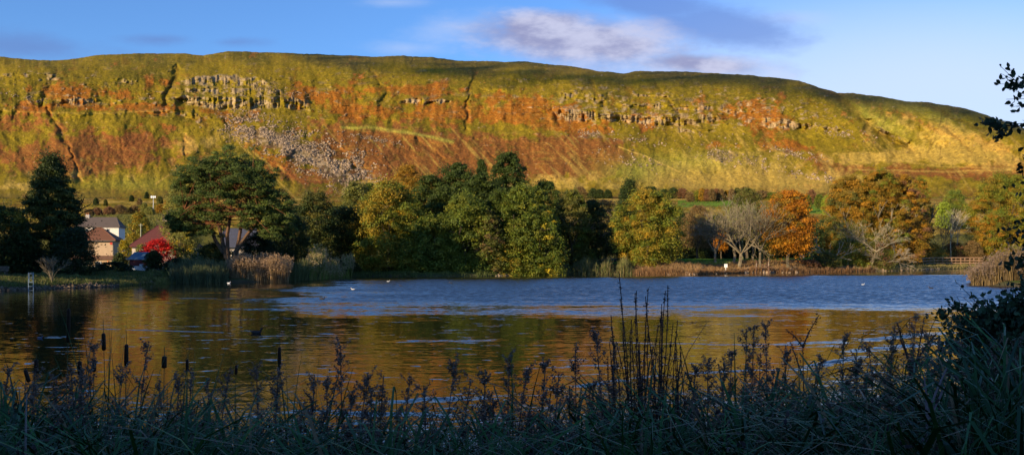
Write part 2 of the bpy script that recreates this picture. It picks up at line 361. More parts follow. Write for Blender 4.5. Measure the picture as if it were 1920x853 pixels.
# thin stepped lines of outcrop (lava terraces) across the upper slope
tl = np.zeros_like(U)
for k_, vv in enumerate([128, 139, 150, 158, 167, 176, 186, 197, 208, 219]):
    ln_ = vv+fbm(U/90+k_*7, U*0+k_, 3)*9+(U-700)*.004
    tl = np.maximum(tl, np.exp(-((Vp-ln_+n5*3)/2.3)**2)*sstep(fbm(U/34+k_*13, U*0+k_*3, 3), .02, .3))
tl = tl*sstep(n5+n3*.4, -.15, .35); lay(tl*.5, V3(.13,.095,.045)); lay(np.roll(tl, 3, 0)*.3*sstep(n5, -.1, .3), RKc*.7)
# longitudinal streaks of pale grass running down the brackened slopes
strk = fbm((U-(Vp-250)*0.9)/9+3, (Vp+U*.2)/60+3, 4, .6)
lay(sstep(strk, .22, .5)*.6*sstep(Vp, 215, 260)*(U > 400), PALE*.85)
pale = (1.1*bl(1330,320,210,42)+.6*bl(350,275,90,26,-.2)+.45*bl(260,330,170,26)+.6*bl(40,350,150,24)+1.1*bl(1790,265,150,40,.25)+.8*bl(1680,300,140,16)+.5*bl(1560,340,160,20)+.8*bl(1000,345,200,16)
  +.5*bl(140,245,40,40)+.5*bl(450,255,80,18)+.9*bl(1500,345,200,14)+.9*bl(700,345,60,10)+.6*bl(1750,290,200,8))
lay(sstep(pale+n1*.4+n2*.6+n4*.3, .45, .98)*.72, PALE)
lay(.75*bl(1190,320,60,20)+.5*bl(1300,300,110,18)+.5*bl(1720,205,110,14,.3)+.6*bl(1650,225,70,14,.5)+.5*bl(250,345,120,14)+.5*bl(450,300,30,14), V3(.26,.25,.035))
for pts, wd, c, m in [([(640,238),(700,240),(780,252),(850,266)],3.2,V3(.38,.34,.05),.8),([(1160,276),(1205,290),(1240,306),(1275,322)],1.1,PALE*1.3,.9),([(905,345),(1000,352),(1100,352)],3,PALE,.6),
  ([(290,345),(330,322),(350,318)],1.6,PALE,.7),([(0,207),(160,214),(320,208)],1.3,PALE*.8,.5),([(1600,318),(1750,322),(1900,318)],1.6,PALE,.6),([(1660,300),(1760,312),(1900,316)],1.6,PALE,.5),([(770,152),(740,176),(720,192)],1.5,PALE*.8,.5)]:
    lay(m*np.exp(-(polydist(DU*.3+U*.7, DV*.3+Vp*.7, pts)/wd)**2), c)
# summit moorland grass (darker heather) plus painted crest shade, weaker on the sunlit left
lay((1-sstep(s, .86, .98)[:, None]*-0)*0 + sstep(np.repeat(s[:, None], len(us), 1)+n1*.06, .88, .985)*.6*(.25+.75*sstep(U, 480, 640)), MOOR_SHADE)
# screes
scr = bl(560,285,80,17,.35)+.9*bl(500,258,50,14,.2)+bl(625,322,65,16,.55)+.6*bl(470,215,90,9)+.8*bl(1108,254,36,5,.1)+.6*bl(1200,262,70,5)+.7*bl(1340,292,36,12,.5)+.5*bl(1400,300,70,12,.4)+.7*bl(1490,290,60,9,.35)+.45*bl(1230,215,180,12)+.5*bl(1560,250,40,6,.3)+.5*bl(785,212,22,4)+.5*bl(830,216,14,3)+.6*bl(912,240,14,4)+.5*bl(40,200,50,5)
lay(sstep(scr+n2*.35, .42, .75)*.62, SCR)
lay(sstep(scr*.9+n3*.5, .5, .8)*.5*sstep(n3, 0, .2), BR2*.25)
lay(sstep(scr*.6+n3*.9, .62, .8)*.8, RKc*.95)
# rock faces: pale lichen on dark basalt
rc = (RKc*(.78+.5*np.clip(rib, -1, 1)[..., None]))
rc = rc*(1-sstep(fbm(U/2.6+4, Vp/15, 3), .12, .4)[..., None]*.55)
m = np.clip(rock, 0, 1)[..., None]*sstep(fbm(U/9, Vp/4.5+40, 3), -.35, .12)[..., None]; col = col*(1-m*.93)+np.clip(rc, .05, .8)*m*.93
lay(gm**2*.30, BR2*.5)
# dark runnels, pale sheep tracks and tussocks
rn = fbm((U+(Vp-200)*.35*np.sign(U-350))/34+3, Vp/210+6, 3, .55); run = np.exp(-(rn/.022)**2)*sstep(fbm(U/50+33, Vp/45, 3), -.1, .25)*sstep(Vp, 150, 190)
rn2 = fbm((U-(Vp-200)*.5)/17+53, Vp/120+6, 3, .55); run2 = np.exp(-(rn2/.03)**2)*sstep(fbm(U/40+73, Vp/35, 3), 0, .3)
lay(run*.45+run2*.3, V3(.075,.045,.014))
trk = fbm(U/130+13, Vp/7.5+6, 3, .5); lay(np.exp(-(trk/.035)**2)*.28*sstep(fbm(U/60+3, Vp/20+9, 2), -.1, .3), PALE*.9)
t1 = fbm(U/2.6+3, Vp/1.5+5, 2, .7); t2 = fbm(U/3.6+93, Vp/2.0+5, 2, .7)
lay(sstep(t1, .26, .46)*.24, V3(.06,.045,.012)); lay(sstep(t2, .34, .54)*.2, PALE*1.1)
fine = 1+.26*n3+.14*n2
col = np.clip(col*fine[..., None], .008, .75)
ft = sstep(Vp+fbm(U/60, Vp/10, 3)*10, 346, 372)
lay(ft*.55*sstep(n4, -.3, .3), V3(.20,.135,.03)); lay(ft*.45*sstep(-n4+n5, 0, .4), BR2*.9)
# ---- lower fields between the loch and the slope foot
tF = np.linspace(0, 1, NF, endpoint=False)
zf = EYE+(HZ-VF)/F*Y0
YF = 205+(Y0[None]-205)*tF[:, None]
tt = tF[:, None]**1.32
ZF = 1.1+(zf[None]-1.1)*tt + fbm(YF/60, us[None]/40+0*YF, 3)*1.6*np.sin(np.pi*tF)[:, None]
UF = np.repeat(us[None], NF, 0); VFp = HZ-(ZF-EYE)/YF*F; XF = (UF-CX)/F*YF
nf = fbm(XF/35, YF/60+4, 4, .6); nf2 = fbm(XF/9, YF/12+4, 3, .6)
cf = GR*1.05+(PALE*.95-GR*1.05)*sstep(nf+nf2*.3, -.2, .4)[..., None]
cf = cf+(BR2*.8-cf)*(sstep(fbm(XF/25+40, YF/40, 4), .1, .4)*.55)[..., None]
GREEN = V3(.12,.21,.02)
def layf(mask, c):
    global cf
    m = np.clip(mask, 0, 1)[..., None]; cf = cf*(1-m)+np.asarray(c)*m
nb = VFp+fbm(UF/30, YF/50, 2)*1.5
layf(((UF > 1270) & (UF < 1400) & (nb > 376) & (nb < 388))*.95, GREEN)
layf(((UF > 1490) & (UF < 1560) & (nb > 380) & (nb < 400))*.95, GREEN*1.1)
layf(((UF > 1130) & (UF < 1330) & (nb > 358) & (nb < 376))*.8, PALE)
layf(((UF > 170) & (UF < 340) & (nb > 402) & (nb < 440))*.8, V3(.16,.15,.03))
layf((nb > 440)*.8, V3(.07,.08,.015))
cf = np.clip(cf*(1+.25*nf2[..., None]), .01, .7)
# ---- back of the plateau
bk = []; bc = []
for i, (dy, dz) in enumerate([(40, -1.5), (120, -7), (300, -22), (700, -60), (1500, -150)]):
    yb = Yd[-1]+dy; bk.append(np.stack([(us-CX)/F*yb, yb, HZZ[-1]+dz], 1)); bc.append(np.tile(MOOR_SHADE, (len(us), 1)))
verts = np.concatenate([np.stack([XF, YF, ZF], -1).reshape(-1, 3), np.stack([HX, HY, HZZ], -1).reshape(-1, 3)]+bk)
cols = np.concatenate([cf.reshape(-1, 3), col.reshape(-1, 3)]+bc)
nr = NF+NR+5; nc = len(us); idx = np.arange(nr*nc).reshape(nr, nc)
fc = np.stack([idx[:-1, :-1], idx[:-1, 1:], idx[1:, 1:], idx[1:, :-1]], -1).reshape(-1, 4)
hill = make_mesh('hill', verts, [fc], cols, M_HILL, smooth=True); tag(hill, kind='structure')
LOWZ = (us, YF, ZF)
def hill_pt(u, v):
    """point on the hillside seen at column u, row v (rows above the slope foot)"""
    j = int(np.clip(np.searchsorted(us, u), 0, nc-1)); i = int(np.clip(np.searchsorted(-Vp[:, j], -v), 0, NR-1))
    return V3(HX[i, j], HY[i, j], HZZ[i, j])
def field_pt(u, v):
    j = int(np.clip(np.searchsorted(us, u), 0, nc-1)); i = int(np.argmin(np.abs(VFp[:, j]-v)))
    return V3(XF[i, j], YF[i, j], ZF[i, j])
# ---- boulders
ico_v = None
def rockset(n, sampler, smin, smax, name, tone=1.0):
    g_ = Geo(); th = np.array([0, 1, 2, 3, 4])*2*np.pi/5
    bv = np.concatenate([[[0,0,1.]], np.stack([np.cos(th)*.9, np.sin(th)*.9, 0*th+.42], 1), np.stack([np.cos(th+.6), np.sin(th+.6), 0*th-.42], 1), [[0,0,-1.]]])
    f = [[0,1+i,1+(i+1)%5] for i in range(5)]+[[1+i,6+i,1+(i+1)%5] for i in range(5)]+[[6+i,6+(i+1)%5,1+(i+1)%5] for i in range(5)]+[[11,6+(i+1)%5,6+i] for i in range(5)]
    f = np.array(f); pts = []
    while len(pts) < n:
        p = sampler()
        if p is not None: pts.append(p)
    pts = np.array(pts)
    sz = smin+(smax-smin)*rng.random(n)**3
    v = bv[None]*rng.uniform(.6, 1.25, (n, 12, 1))*sz[:, None, None]*rng.uniform(.6, 1.2, (n, 1, 3))
    a = rng.random(n)*6.28; c, s_ = np.cos(a)[:, None], np.sin(a)[:, None]
    v = np.stack([v[..., 0]*c-v[..., 1]*s_, v[..., 0]*s_+v[..., 1]*c, v[..., 2]], -1)+pts[:, None]+V3(0, -.3, .2)*sz[:, None, None]
    cc = V3(.235,.17,.115)[None]*rng.uniform(.45, 1.5, (n, 1))*tone
    ff = (f[None]+(np.arange(n)*12)[:, None, None]).reshape(-1, 3)
    return make_mesh(name, v.reshape(-1, 3), [ff], np.repeat(cc, 12, 0), M_ROCK)
def samp_main():
    t = rng.random(); u = 436+255*t+rng.normal()*16; v = 236+103*t**1.15+rng.normal()*(11+14*t)
    if fbm(np.array([u/13]), np.array([v/9]), 2)[0] < rng.uniform(-.25, .25): return None
    return hill_pt(u, v) if v < 368 else None
o = rockset(6200, samp_main, .5, 2.4, 'scree'); tag(o, 'pale grey boulder scree spilling down below the big crag', 'scree', kind='stuff')
SB = [(1108,252,34,5),(1200,262,70,7),(1340,292,34,14),(1400,302,60,13),(1490,288,55,10),(1230,240,160,8),(470,212,90,8),(1520,330,60,8),(1580,250,50,9),(700,262,60,5),(80,190,60,6),(1180,300,60,12),(520,170,50,9)]
def samp_rest():
    c = SB[rng.integers(len(SB))]; u = c[0]+rng.normal()*c[2]*.6; v = c[1]+rng.normal()*c[3]*.6+(u-c[0])*.18
    if fbm(np.array([u/11]), np.array([v/6]), 2)[0] < -.05: return None
    return hill_pt(u, v) if v < 368 else None
o = rockset(2600, samp_rest, .4, 1.9, 'loose_boulders'); tag(o, 'loose boulders scattered under the smaller crags', 'boulders', kind='stuff')

# ================================================================ GROUND + WATER
SH = [(-260,556),(-100,549),(0,545),(100,541),(200,538),(260,534),(330,531),(430,530),(545,528),(600,524),(655,519),(700,518),(800,519),(900,518),(1000,516),(1060,515),(1120,515),(1190,515),(1300,515),
      (1400,512),(1500,511),(1600,509.5),(1660,508.3),(1720,507),(1755,505.5),(1800,504),(1860,503)]
pond = [((u-CX)/F*Dw(v), Dw(v)) for u, v in SH]
pond += [(118, 215), (112, 190), (98, 172), (82, 150), (70, 120), (60, 100), (52, 93), (47.5, 88), (48, 84), (52, 78), (45, 66), (34, 48), (24, 32), (14, 17), (9.5, 10.5), (5, 8.2), (0, 7.4), (-6, 7.8), (-13, 8.5), (-26, 16), (-44, 30), (-58, 50)]
pond[0:1] = [(-64, 64)]
PO = np.array(pond)
def sdist(X, Yv):
    """signed distance to the loch's edge, positive on land"""
    d = np.full(X.shape, 1e9); ins = np.zeros(X.shape, bool)
    n = len(PO)
    for i in range(n):
        x0, y0 = PO[i]; x1, y1 = PO[(i+1) % n]; dx, dy = x1-x0, y1-y0
        t = np.clip(((X-x0)*dx+(Yv-y0)*dy)/(dx*dx+dy*dy+1e-9), 0, 1)
        d = np.minimum(d, np.hypot(X-x0-t*dx, Yv-y0-t*dy))
        if abs(dy) > 1e-9:
            c = ((y0 > Yv) != (y1 > Yv)) & (X < dx*(Yv-y0)/dy+x0); ins ^= c
    return np.where(ins, -d, d)
def gz(X, Yv):
    X = np.asarray(X, float); Yv = np.asarray(Yv, float)
    d = sdist(X, Yv)
    far = sstep(Yv, 50, 90)
    # target height of the land
    hl = 1.05+1.15*sstep(X, 12, 22)*(1-sstep(X, 62, 75))*sstep(Yv, 100, 130)
    rise = 0.42*sstep(d, 0, .9)+(hl-.42)*sstep(d, .5, 9.0)
    near = 1.55*sstep(d, -.2, 4.6)
    z = np.where(d > 0, rise*far+near*(1-far), np.maximum(d*0.55, -1.6))
    z = z+0.10*fbm(X/2.3, Yv/2.3, 3)*sstep(np.abs(d), .2, 2)+fbm(X/14, Yv/14, 2)*.25*sstep(d, 3, 10)*far
    return z
def gz1(x, y): return float(gz(np.array([x]), np.array([y]))[0])
gx = np.concatenate([[-4000,-1500,-600,-300,-200], np.arange(-150, -14, .8), np.arange(-14, 14, .3), np.arange(14, 150, .8), [180,250,400,800,1800,4000]])
gy = np.concatenate([[-3000,-1200,-500,-200,-80,-30], np.arange(-12, 14, .3), np.arange(14, 70, 1.0), np.arange(70, 215, .7), [225, 240]])
GX, GY = np.meshgrid(gx, gy); GZ = gz(GX, GY)
GZ = np.where(GY > 218, .2, GZ)
dd = sdist(GX, GY); na = fbm(GX/3.1, GY/3.1, 4)
gc = np.tile(V3(.06,.085,.016), GX.shape+(1,))
def layg(mask, c):
    global gc
    m = np.clip(mask, 0, 1)[..., None]; gc = gc*(1-m)+np.asarray(c)*m
layg(sstep(na, 0, .4)*.5, V3(.10,.09,.025))
layg((GX > 12)*(GX < 70)*sstep(GY, 110, 130)*(1-sstep(dd, 7, 9)), V3(.19,.115,.05))
layg((GX > 12)*(GX < 90)*sstep(GY, 110, 130)*sstep(dd, 7.5, 9.5)*(1-sstep(dd, 19, 24)), V3(.10,.19,.02))
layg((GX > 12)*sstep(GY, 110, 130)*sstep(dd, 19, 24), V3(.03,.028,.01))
layg((1-sstep(dd, .3, 1.4))*.9, V3(.07,.055,.038))
layg((GY < 30)*.8, V3(.035,.032,.018))
nrw, ncl = GX.shape; idx = np.arange(nrw*ncl).reshape(nrw, ncl)
fc = np.stack([idx[:-1, :-1], idx[:-1, 1:], idx[1:, 1:], idx[1:, :-1]], -1).reshape(-1, 4)
o = make_mesh('ground', np.stack([GX, GY, GZ], -1).reshape(-1, 3), [fc], (gc*(1+.3*na[..., None])).reshape(-1, 3), M_GRND, smooth=True); tag(o, kind='structure')
# water
mw = bpy.data.materials.new('loch_water'); mw.use_nodes = True; q = NT(mw.node_tree); q.n.clear()
o_ = q.new('ShaderNodeOutputMaterial'); p = q.new('ShaderNodeBsdfPrincipled')
p.inputs['Base Color'].default_value = (.012, .012, .006, 1); p.inputs['Roughness'].default_value = 0.03; p.inputs['IOR'].default_value = 1.36
g = q.new('ShaderNodeNewGeometry'); P = g.outputs['Position']; X_, Y_, Z_ = q.sep(P)
big = q.noise(q.comb(q.m('MULTIPLY', X_, .035), q.m('MULTIPLY', Y_, .12), 0.0), 1.0, 3, .6)[0]
bigc = q.m('SUBTRACT', big, 0.5)
# where the breeze roughens the surface (world positions, metres)
fing = q.m('SUBTRACT', q.noise(q.comb(q.m('MULTIPLY', X_, .16), q.m('MULTIPLY', Y_, .5), 2.0), 1.0, 4, .65)[0], 0.5)
lo = q.m('MULTIPLY_ADD', q.m('ADD', bigc, q.m('MULTIPLY', fing, .7)), 34.0, q.m('MULTIPLY_ADD', X_, -0.03, 40.0))
wind = q.ss(Y_, lo, q.m('ADD', lo, 26.0))
wx = q.ss(q.m('ADD', X_, q.m('ADD', q.m('MULTIPLY', Y_, .10), q.m('MULTIPLY', bigc, 34.0))), -19.0, -3.0)
shel = q.m('SUBTRACT', 1.0, q.ss(q.m('ADD', q.m('MULTIPLY_ADD', X_, -.28, Y_), q.m('MULTIPLY', bigc, 10.0)), 112.0, 121.0))
rip = q.m('MULTIPLY', q.m('MULTIPLY', wind, wx), shel)
def line(x0, y0, x1, y1, w_, amp=1.0):
    """a bird's or boat's wake: ripples along a world line"""
    L = math.hypot(x1-x0, y1-y0); tx, ty = (x1-x0)/L, (y1-y0)/L
    rx = q.m('SUBTRACT', X_, x0); ry = q.m('SUBTRACT', Y_, y0)
    al = q.m('ADD', q.m('MULTIPLY', rx, tx), q.m('MULTIPLY', ry, ty))
    ac = q.m('ABSOLUTE', q.m('ADD', q.m('ADD', q.m('MULTIPLY', rx, -ty), q.m('MULTIPLY', ry, tx)), q.m('MULTIPLY', bigc, w_*1.5)))
    a1 = q.m('SUBTRACT', 1.0, q.ss(ac, w_*.4, w_)); e1 = q.m('MULTIPLY', q.ss(al, 0.0, 2.0), q.m('SUBTRACT', 1.0, q.ss(al, L-2.0, L)))
    return q.m('MULTIPLY', q.m('MULTIPLY', a1, e1), amp)
def wpt(u, v): D = Dw(v); return ((u-CX)/F*D, D)
wakes = None
for (u0, v0, u1, v1, w_, am) in [(140,615,480,625,.22,.9),(300,559,604,561,.6,.9),(380,578,640,583,1.6,.6),(1420,646,1620,640,.5,.7),(1600,641,1780,622,.55,1.0),(1560,662,1800,640,.5,.7),(1470,696,1640,664,.35,.8),(1040,640,1480,648,.35,.35),(700,640,980,636,.6,.55),
        (1000,735,1260,700,.22,.6),(1250,702,1480,690,.22,.7),(600,760,1000,740,.35,.55),(480,770,900,780,.3,.5),(330,700,480,706,.1,.2),(560,542,700,541,.7,.8)]:
    (x0, y0), (x1, y1) = wpt(u0, v0), wpt(u1, v1); ln = line(x0, y0, x1, y1, w_, am); wakes = ln if wakes is None else q.m('MAXIMUM', wakes, ln)
na_ = q.noise(q.comb(q.m('MULTIPLY', X_, 2.0), q.m('MULTIPLY', Y_, 3.6), 0.0), 1.0, 3, .6)[1]
nb_ = q.noise(q.comb(q.m('MULTIPLY', X_, 1.1), q.m('MULTIPLY', Y_, 3.2), 3.0), 1.0, 2, .5)[1]
nc_ = q.noise(q.comb(q.m('MULTIPLY', X_, 4.5), q.m('MULTIPLY', Y_, 13.0), 6.0), 1.0, 2, .5)[1]
def vm(op, a_, b_=None, sc=None):
    n = q.new('ShaderNodeVectorMath', operation=op); q.put(n.inputs[0], a_)
    if b_ is not None: q.put(n.inputs[1], b_)
    if sc is not None: q.put(n.inputs['Scale'], sc)
    return n.outputs[0]
A1 = vm('SUBTRACT', na_, (.5, .5, .5)); B1 = vm('SUBTRACT', nb_, (.5, .5, .5)); C1 = vm('SUBTRACT', nc_, (.5, .5, .5))
gl_ = q.noise(q.comb(q.m('MULTIPLY', X_, .9), q.m('MULTIPLY', Y_, 2.2), 9.0), 1.0, 3, .7)[0]
wakes = q.m('MULTIPLY', wakes, q.ss(gl_, .38, .56))
spark = q.m('MULTIPLY', q.ss(q.m('ADD', gl_, q.m('MULTIPLY', fing, .5)), .60, .70), q.m('MULTIPLY', q.ss(X_, -40.0, -5.0), .5))
rough_all = q.m('MAXIMUM', rip, q.m('MAXIMUM', wakes, q.m('MULTIPLY', spark, q.ss(Y_, 14.0, 30.0))))
calm = vm('ADD', vm('SCALE', B1, sc=.085), vm('SCALE', C1, sc=.10))
wav = vm('ADD', vm('SCALE', A1, sc=q.m('MULTIPLY', rough_all, .75)), calm)
sx, sy, sz = q.sep(wav)
# facets seen at a grazing angle are those leaning to the eye: mean lean of the visible ripples
sy2 = q.m('SUBTRACT', sy, q.m('MULTIPLY_ADD', rough_all, .20, .006))
nrm = vm('NORMALIZE', q.comb(q.m('MULTIPLY', sx, .5), sy2, 1.0))
q.l.new(nrm, p.inputs['Normal']); q.l.new(p.outputs[0], o_.inputs[0])
wv = V3(-90,2,0, 150,2,0, 150,235,0, -90,235,0).reshape(4, 3)
o = make_mesh('water', wv, [np.array([[0, 1, 2, 3]])], None, mw); tag(o, kind='structure')

# ================================================================ CLOUD whose shadow lies on the summit
bd = np.array([(555,98),(600,110),(660,126),(750,136),(850,143),(1000,158),(1120,166),(1250,163),(1380,162),(1500,172),(1560,186),(1640,190),(1700,193),(1780,196),(1860,208),(1960,240)], float)
cg = Geo(); th = np.linspace(0, 2*np.pi, 8, endpoint=False)
ii = np.linspace(0, np.pi, 6)[1:-1]
sv = np.concatenate([[[0,0,1.]]]+[np.stack([np.cos(th)*math.sin(a_), np.sin(th)*math.sin(a_), 0*th+math.cos(a_)], 1) for a_ in ii]+[[[0,0,-1.]]])
sf4 = np.array([[1+r*8+i, 1+(r+1)*8+i, 1+(r+1)*8+(i+1) % 8, 1+r*8+(i+1) % 8] for r in range(3) for i in range(8)])
sf3 = np.array([[0, 1+i, 1+(i+1) % 8] for i in range(8)]+[[33, 25+(i+1) % 8, 25+i] for i in range(8)])
for i in range(470):
    u = rng.uniform(545, 1990); vb_ = np.interp(u, bd[:, 0], bd[:, 1])-6; vtp = np.interp(u, RIDGE[:, 0], RIDGE[:, 1])
    f_ = rng.random()**.8; v = vtp-3+(vb_+14-vtp)*f_
    if f_ > .55 and rng.random() < (f_-.55)*1.9: continue
    pnt = hill_pt(u, max(v, vtp+.3))+V3(0, 90*rng.random()*(1-f_), 0)
    r_ = rng.uniform(8, 19)*(1.1-.4*f_)
    cg.add(sv*r_*V3(1.6, 1.4, .7)+pnt+T*(6500+rng.uniform(-60, 60)), [sf4, sf3], V3(.8,.8,.8))
o = cg.build('cloud', M_CLOUD, smooth=True); tag(o, 'long low cloud drifting over the summit sunward of the hill', 'cloud', kind='stuff')
# ================================================================ TREES
def ztop(v, D): return EYE-(v-HZ)/F*D
PAL = {
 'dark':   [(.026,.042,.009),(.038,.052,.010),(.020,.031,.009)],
 'alder':  [(.034,.054,.009),(.048,.066,.009),(.026,.040,.008)],
 'green':  [(.060,.088,.010),(.082,.105,.011),(.045,.066,.010),(.12,.12,.012)],
 'pale':   [(.10,.13,.018),(.085,.11,.016),(.17,.16,.014),(.065,.09,.014)],
 'gold':   [(.22,.15,.012),(.17,.14,.014),(.10,.12,.016),(.30,.17,.012),(.075,.10,.014)],
 'goldgreen': [(.10,.12,.012),(.14,.14,.012),(.07,.10,.012),(.21,.13,.012)],
 'olive':  [(.075,.075,.014),(.10,.09,.016),(.06,.07,.016)],
 'oliveorange': [(.19,.115,.012),(.25,.125,.011),(.12,.095,.012),(.30,.14,.011)],
 'orange': [(.42,.155,.008),(.34,.115,.008),(.50,.21,.01),(.22,.09,.01)],
 'brown':  [(.13,.085,.03),(.17,.10,.035),(.10,.07,.03)],
 'red':    [(.55,.012,.012),(.42,.01,.01),(.66,.03,.02)],
 'yellow': [(.50,.34,.015),(.40,.30,.02),(.28,.25,.02)],
 'wil':    [(.15,.15,.03),(.19,.17,.03),(.11,.12,.03)],
 'pine':   [(.030,.060,.026),(.042,.075,.028),(.022,.042,.020)],
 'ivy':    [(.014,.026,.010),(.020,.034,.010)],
 'lime':   [(.28,.34,.03),(.22,.28,.03)],
 'rust':   [(.16,.075,.03),(.12,.06,.03)],
}
BARK = V3(.11,.085,.06); BARKP = V3(.19,.155,.105); BARKD = V3(.05,.04,.03); BARKR = V3(.24,.10,.05)
LB = 1.45
def crown(geo, c, rad, nl, per, leaf, pal, prof='round', pal2=None, split=None, lumpr=.30, flat=.8, low=0.0):
    """leaf clumps spread through the crown's volume. c=centre base (x,y,z0), rad=(rx,ry,h)"""
    pal = np.array(PAL[pal])*(LB if pal not in ('orange','red','yellow','lime') else 1.0); rx, ry, h = rad
    P2 = np.array(PAL[pal2])*(LB if pal2 not in ('yellow','orange') else 1) if pal2 else None
    for i in range(nl):
        t = rng.random(); t = low+(1-low)*t
        if prof == 'round': wd = math.sqrt(max(0, 1-((t-.45)/.57)**2))
        elif prof == 'cone': wd = (1-t)**.75*min(1, .55+t*5)+.04
        elif prof == 'egg': wd = math.sqrt(max(0, 1-((t-.34)/.68)**2))
        elif prof == 'fan': wd = .35+.75*math.sin(min(1, t*1.15)*math.pi*.62)*(1 if t < .8 else 1-(t-.8)*3.2)
        elif prof == 'dome': wd = math.sqrt(max(0.02, 1-t**2.4))
        else: wd = math.sqrt(max(.05, 1-(2*t-1)**4))
        a = rng.random()*2*np.pi; rr = wd*(.12+.88*rng.random()**.5)
        lr = lumpr*(.65+.7*rng.random())*min(rx, ry, h*.55)*(1-.35*t)
        cc = V3(c[0]+math.cos(a)*rx*rr, c[1]+math.sin(a)*ry*rr, c[2]+h*t)
        n = int(per*(.6+.8*rng.random()))
        dn = rng.normal(size=(n, 3)); dn /= np.linalg.norm(dn, axis=1, keepdims=True)
        dn[:, 2] = np.where(dn[:, 2] < -.35, -dn[:, 2], dn[:, 2])
        r_ = lr*(.45+.6*rng.random(n)**.6)*(1+.25*rng.normal(size=n)*.6)
        p = cc+dn*r_[:, None]*V3(1, 1, flat)
        nr_ = dn+rng.normal(size=(n, 3))*.55+V3(0, 0, .35)
        PP = pal
        if P2 is not None and split is not None and rng.random() < split((cc[0]-c[0])/rx, t): PP = P2
        base_ = PP[rng.integers(len(PP))]*(.8+.4*rng.random())
        mixc = PP[rng.integers(len(PP), size=n)]
        cl_ = (base_*.6+mixc*.4)*rng.uniform(.72, 1.3, (n, 1))
        if i % 3 == 0:          # loose sprays between the clumps
            k2 = n//2; q2 = rng.normal(size=(k2, 3))*lr*.85; p[:k2] = cc+q2
        geo.leaves(p, nr_, leaf*rng.uniform(.5, 1.35, n), cl_)
def limbs(geo, base, h, spread, levels, col, r0, n0=5, up=.75, seed=0, trunk_h=.3, lean=(0, 0), maxseg=2600, curl=.25, crook=.12, rmin=.012, ratio=.66, kids=(3, 4), tips=None):
    rs = random.Random(seed); P0, P1, A, B = [], [], [], []
    top = Vector(base)+Vector((lean[0], lean[1], 1)).normalized()*h*trunk_h
    pts = [Vector(base)-Vector((0, 0, .3))]; k_ = 4
    for i in range(1, k_+1):
        p_ = pts[0].lerp(top, i/k_)+Vector((rs.gauss(0, 1), rs.gauss(0, 1), 0))*r0*.25; pts.append(p_)
    rr_ = [r0*1.35, r0*1.02, r0*.95, r0*.9, r0*.82]
    for i in range(k_): P0.append(pts[i]); P1.append(pts[i+1]); A.append(rr_[i]); B.append(rr_[i+1])
    def grow(p, d, L, r, lev):
        if len(P0) > maxseg: return
        ns = 3 if lev < levels-1 else 2; cur = p.copy(); dd_ = d.copy()
        for i in range(ns):
            dd_ = (dd_+Vector((rs.gauss(0, crook), rs.gauss(0, crook), rs.gauss(0, crook)+curl*.12))).normalized()
            nx = cur+dd_*L/ns; ra = r*(1-i/ns*.4); rb = r*(1-(i+1)/ns*.4)
            P0.append(cur); P1.append(nx); A.append(max(ra, rmin)); B.append(max(rb, rmin)); cur = nx
            if lev < levels and i > 0 or (lev >= 2 and lev < levels):
                for _ in range(1 if i < ns-1 else 0):
                    s_ = Vector((rs.gauss(0, 1), rs.gauss(0, 1), rs.gauss(0, .5))).normalized()
                    grow(cur, (dd_*.75+s_*.75).normalized(), L*ratio*.8, r*.5, lev+1)
        if lev < levels:
            for _ in range(rs.randint(*kids)):
                s_ = Vector((rs.gauss(0, 1), rs.gauss(0, 1), rs.gauss(0, .6))).normalized()
                grow(cur, (dd_*1.0+s_*.62).normalized(), L*ratio*rs.uniform(.8, 1.15), rb*.78, lev+1)
        elif tips is not None: tips.append(cur.copy())
    for i in range(n0):
        a_ = 2*math.pi*(i+rs.random()*.6)/n0; e_ = up+rs.uniform(-.15, .15)
        d_ = Vector((math.cos(a_)*spread, math.sin(a_)*spread, e_)).normalized()
        st = pts[-1] if i < n0-1 else pts[-1]
        st = pts[-1].lerp(pts[-2], rs.random()*.8)
        grow(st, d_, h*(1-trunk_h)*.42, r0*.55, 1)
    P0 = np.array([tuple(x) for x in P0]); P1 = np.array([tuple(x) for x in P1]); A = np.array(A); B = np.array(B)
    cc = np.asarray(col)[None]*rng.uniform(.75, 1.2, (len(P0), 1))
    geo.tubes(P0, P1, A, B, cc, 5)
def tree(label, u, D, top, width, pal, prof='round', name='broadleaf_tree', cat='tree', cb=.12, leaf=.34, dens=1.0, group=None, pal2=None, split=None,
         bark=BARK, lumpr=.30, depth=None, flat=.8, r0=None, base_z=None, low=0.0, trunk_h=.3, twigs=2):
    x = (u-CX)/F*D; z0 = gz1(x, D) if base_z is None else base_z
    h = ztop(top, D)-z0; rx = width/2/F*D*.90; ry = depth or rx*.9
    e = empty(name, (x, D, z0), label, cat, group)
    g_ = Geo(); limbs(g_, (0, 0, 0), h*.92, .5, twigs, bark, r0 or h*.022, 5, .9, seed=int(u*7+D), trunk_h=trunk_h)
    g_.build('trunk', M_BARK, e)
    g2 = Geo()
    area = 2*math.pi*rx*h*(1-cb)
    nl = int(np.clip(area/((lumpr*min(rx, ry, h*.55))**2*1.5)*2.6, 26, 330))
    leaf *= .84; per = int(np.clip(area*2.3*dens/(leaf*leaf*.3)/nl, 14, 420))
    lo_ = -.9 if (cb == 0 and h > 4) else 0
    crown(g2, (0, 0, h*cb+lo_), (rx, ry, h*(1-cb)*.95-lo_), nl, per, leaf, pal, prof, pal2, split, lumpr, flat, low)
    g2.build('crown', M_LEAF, e)
    return e
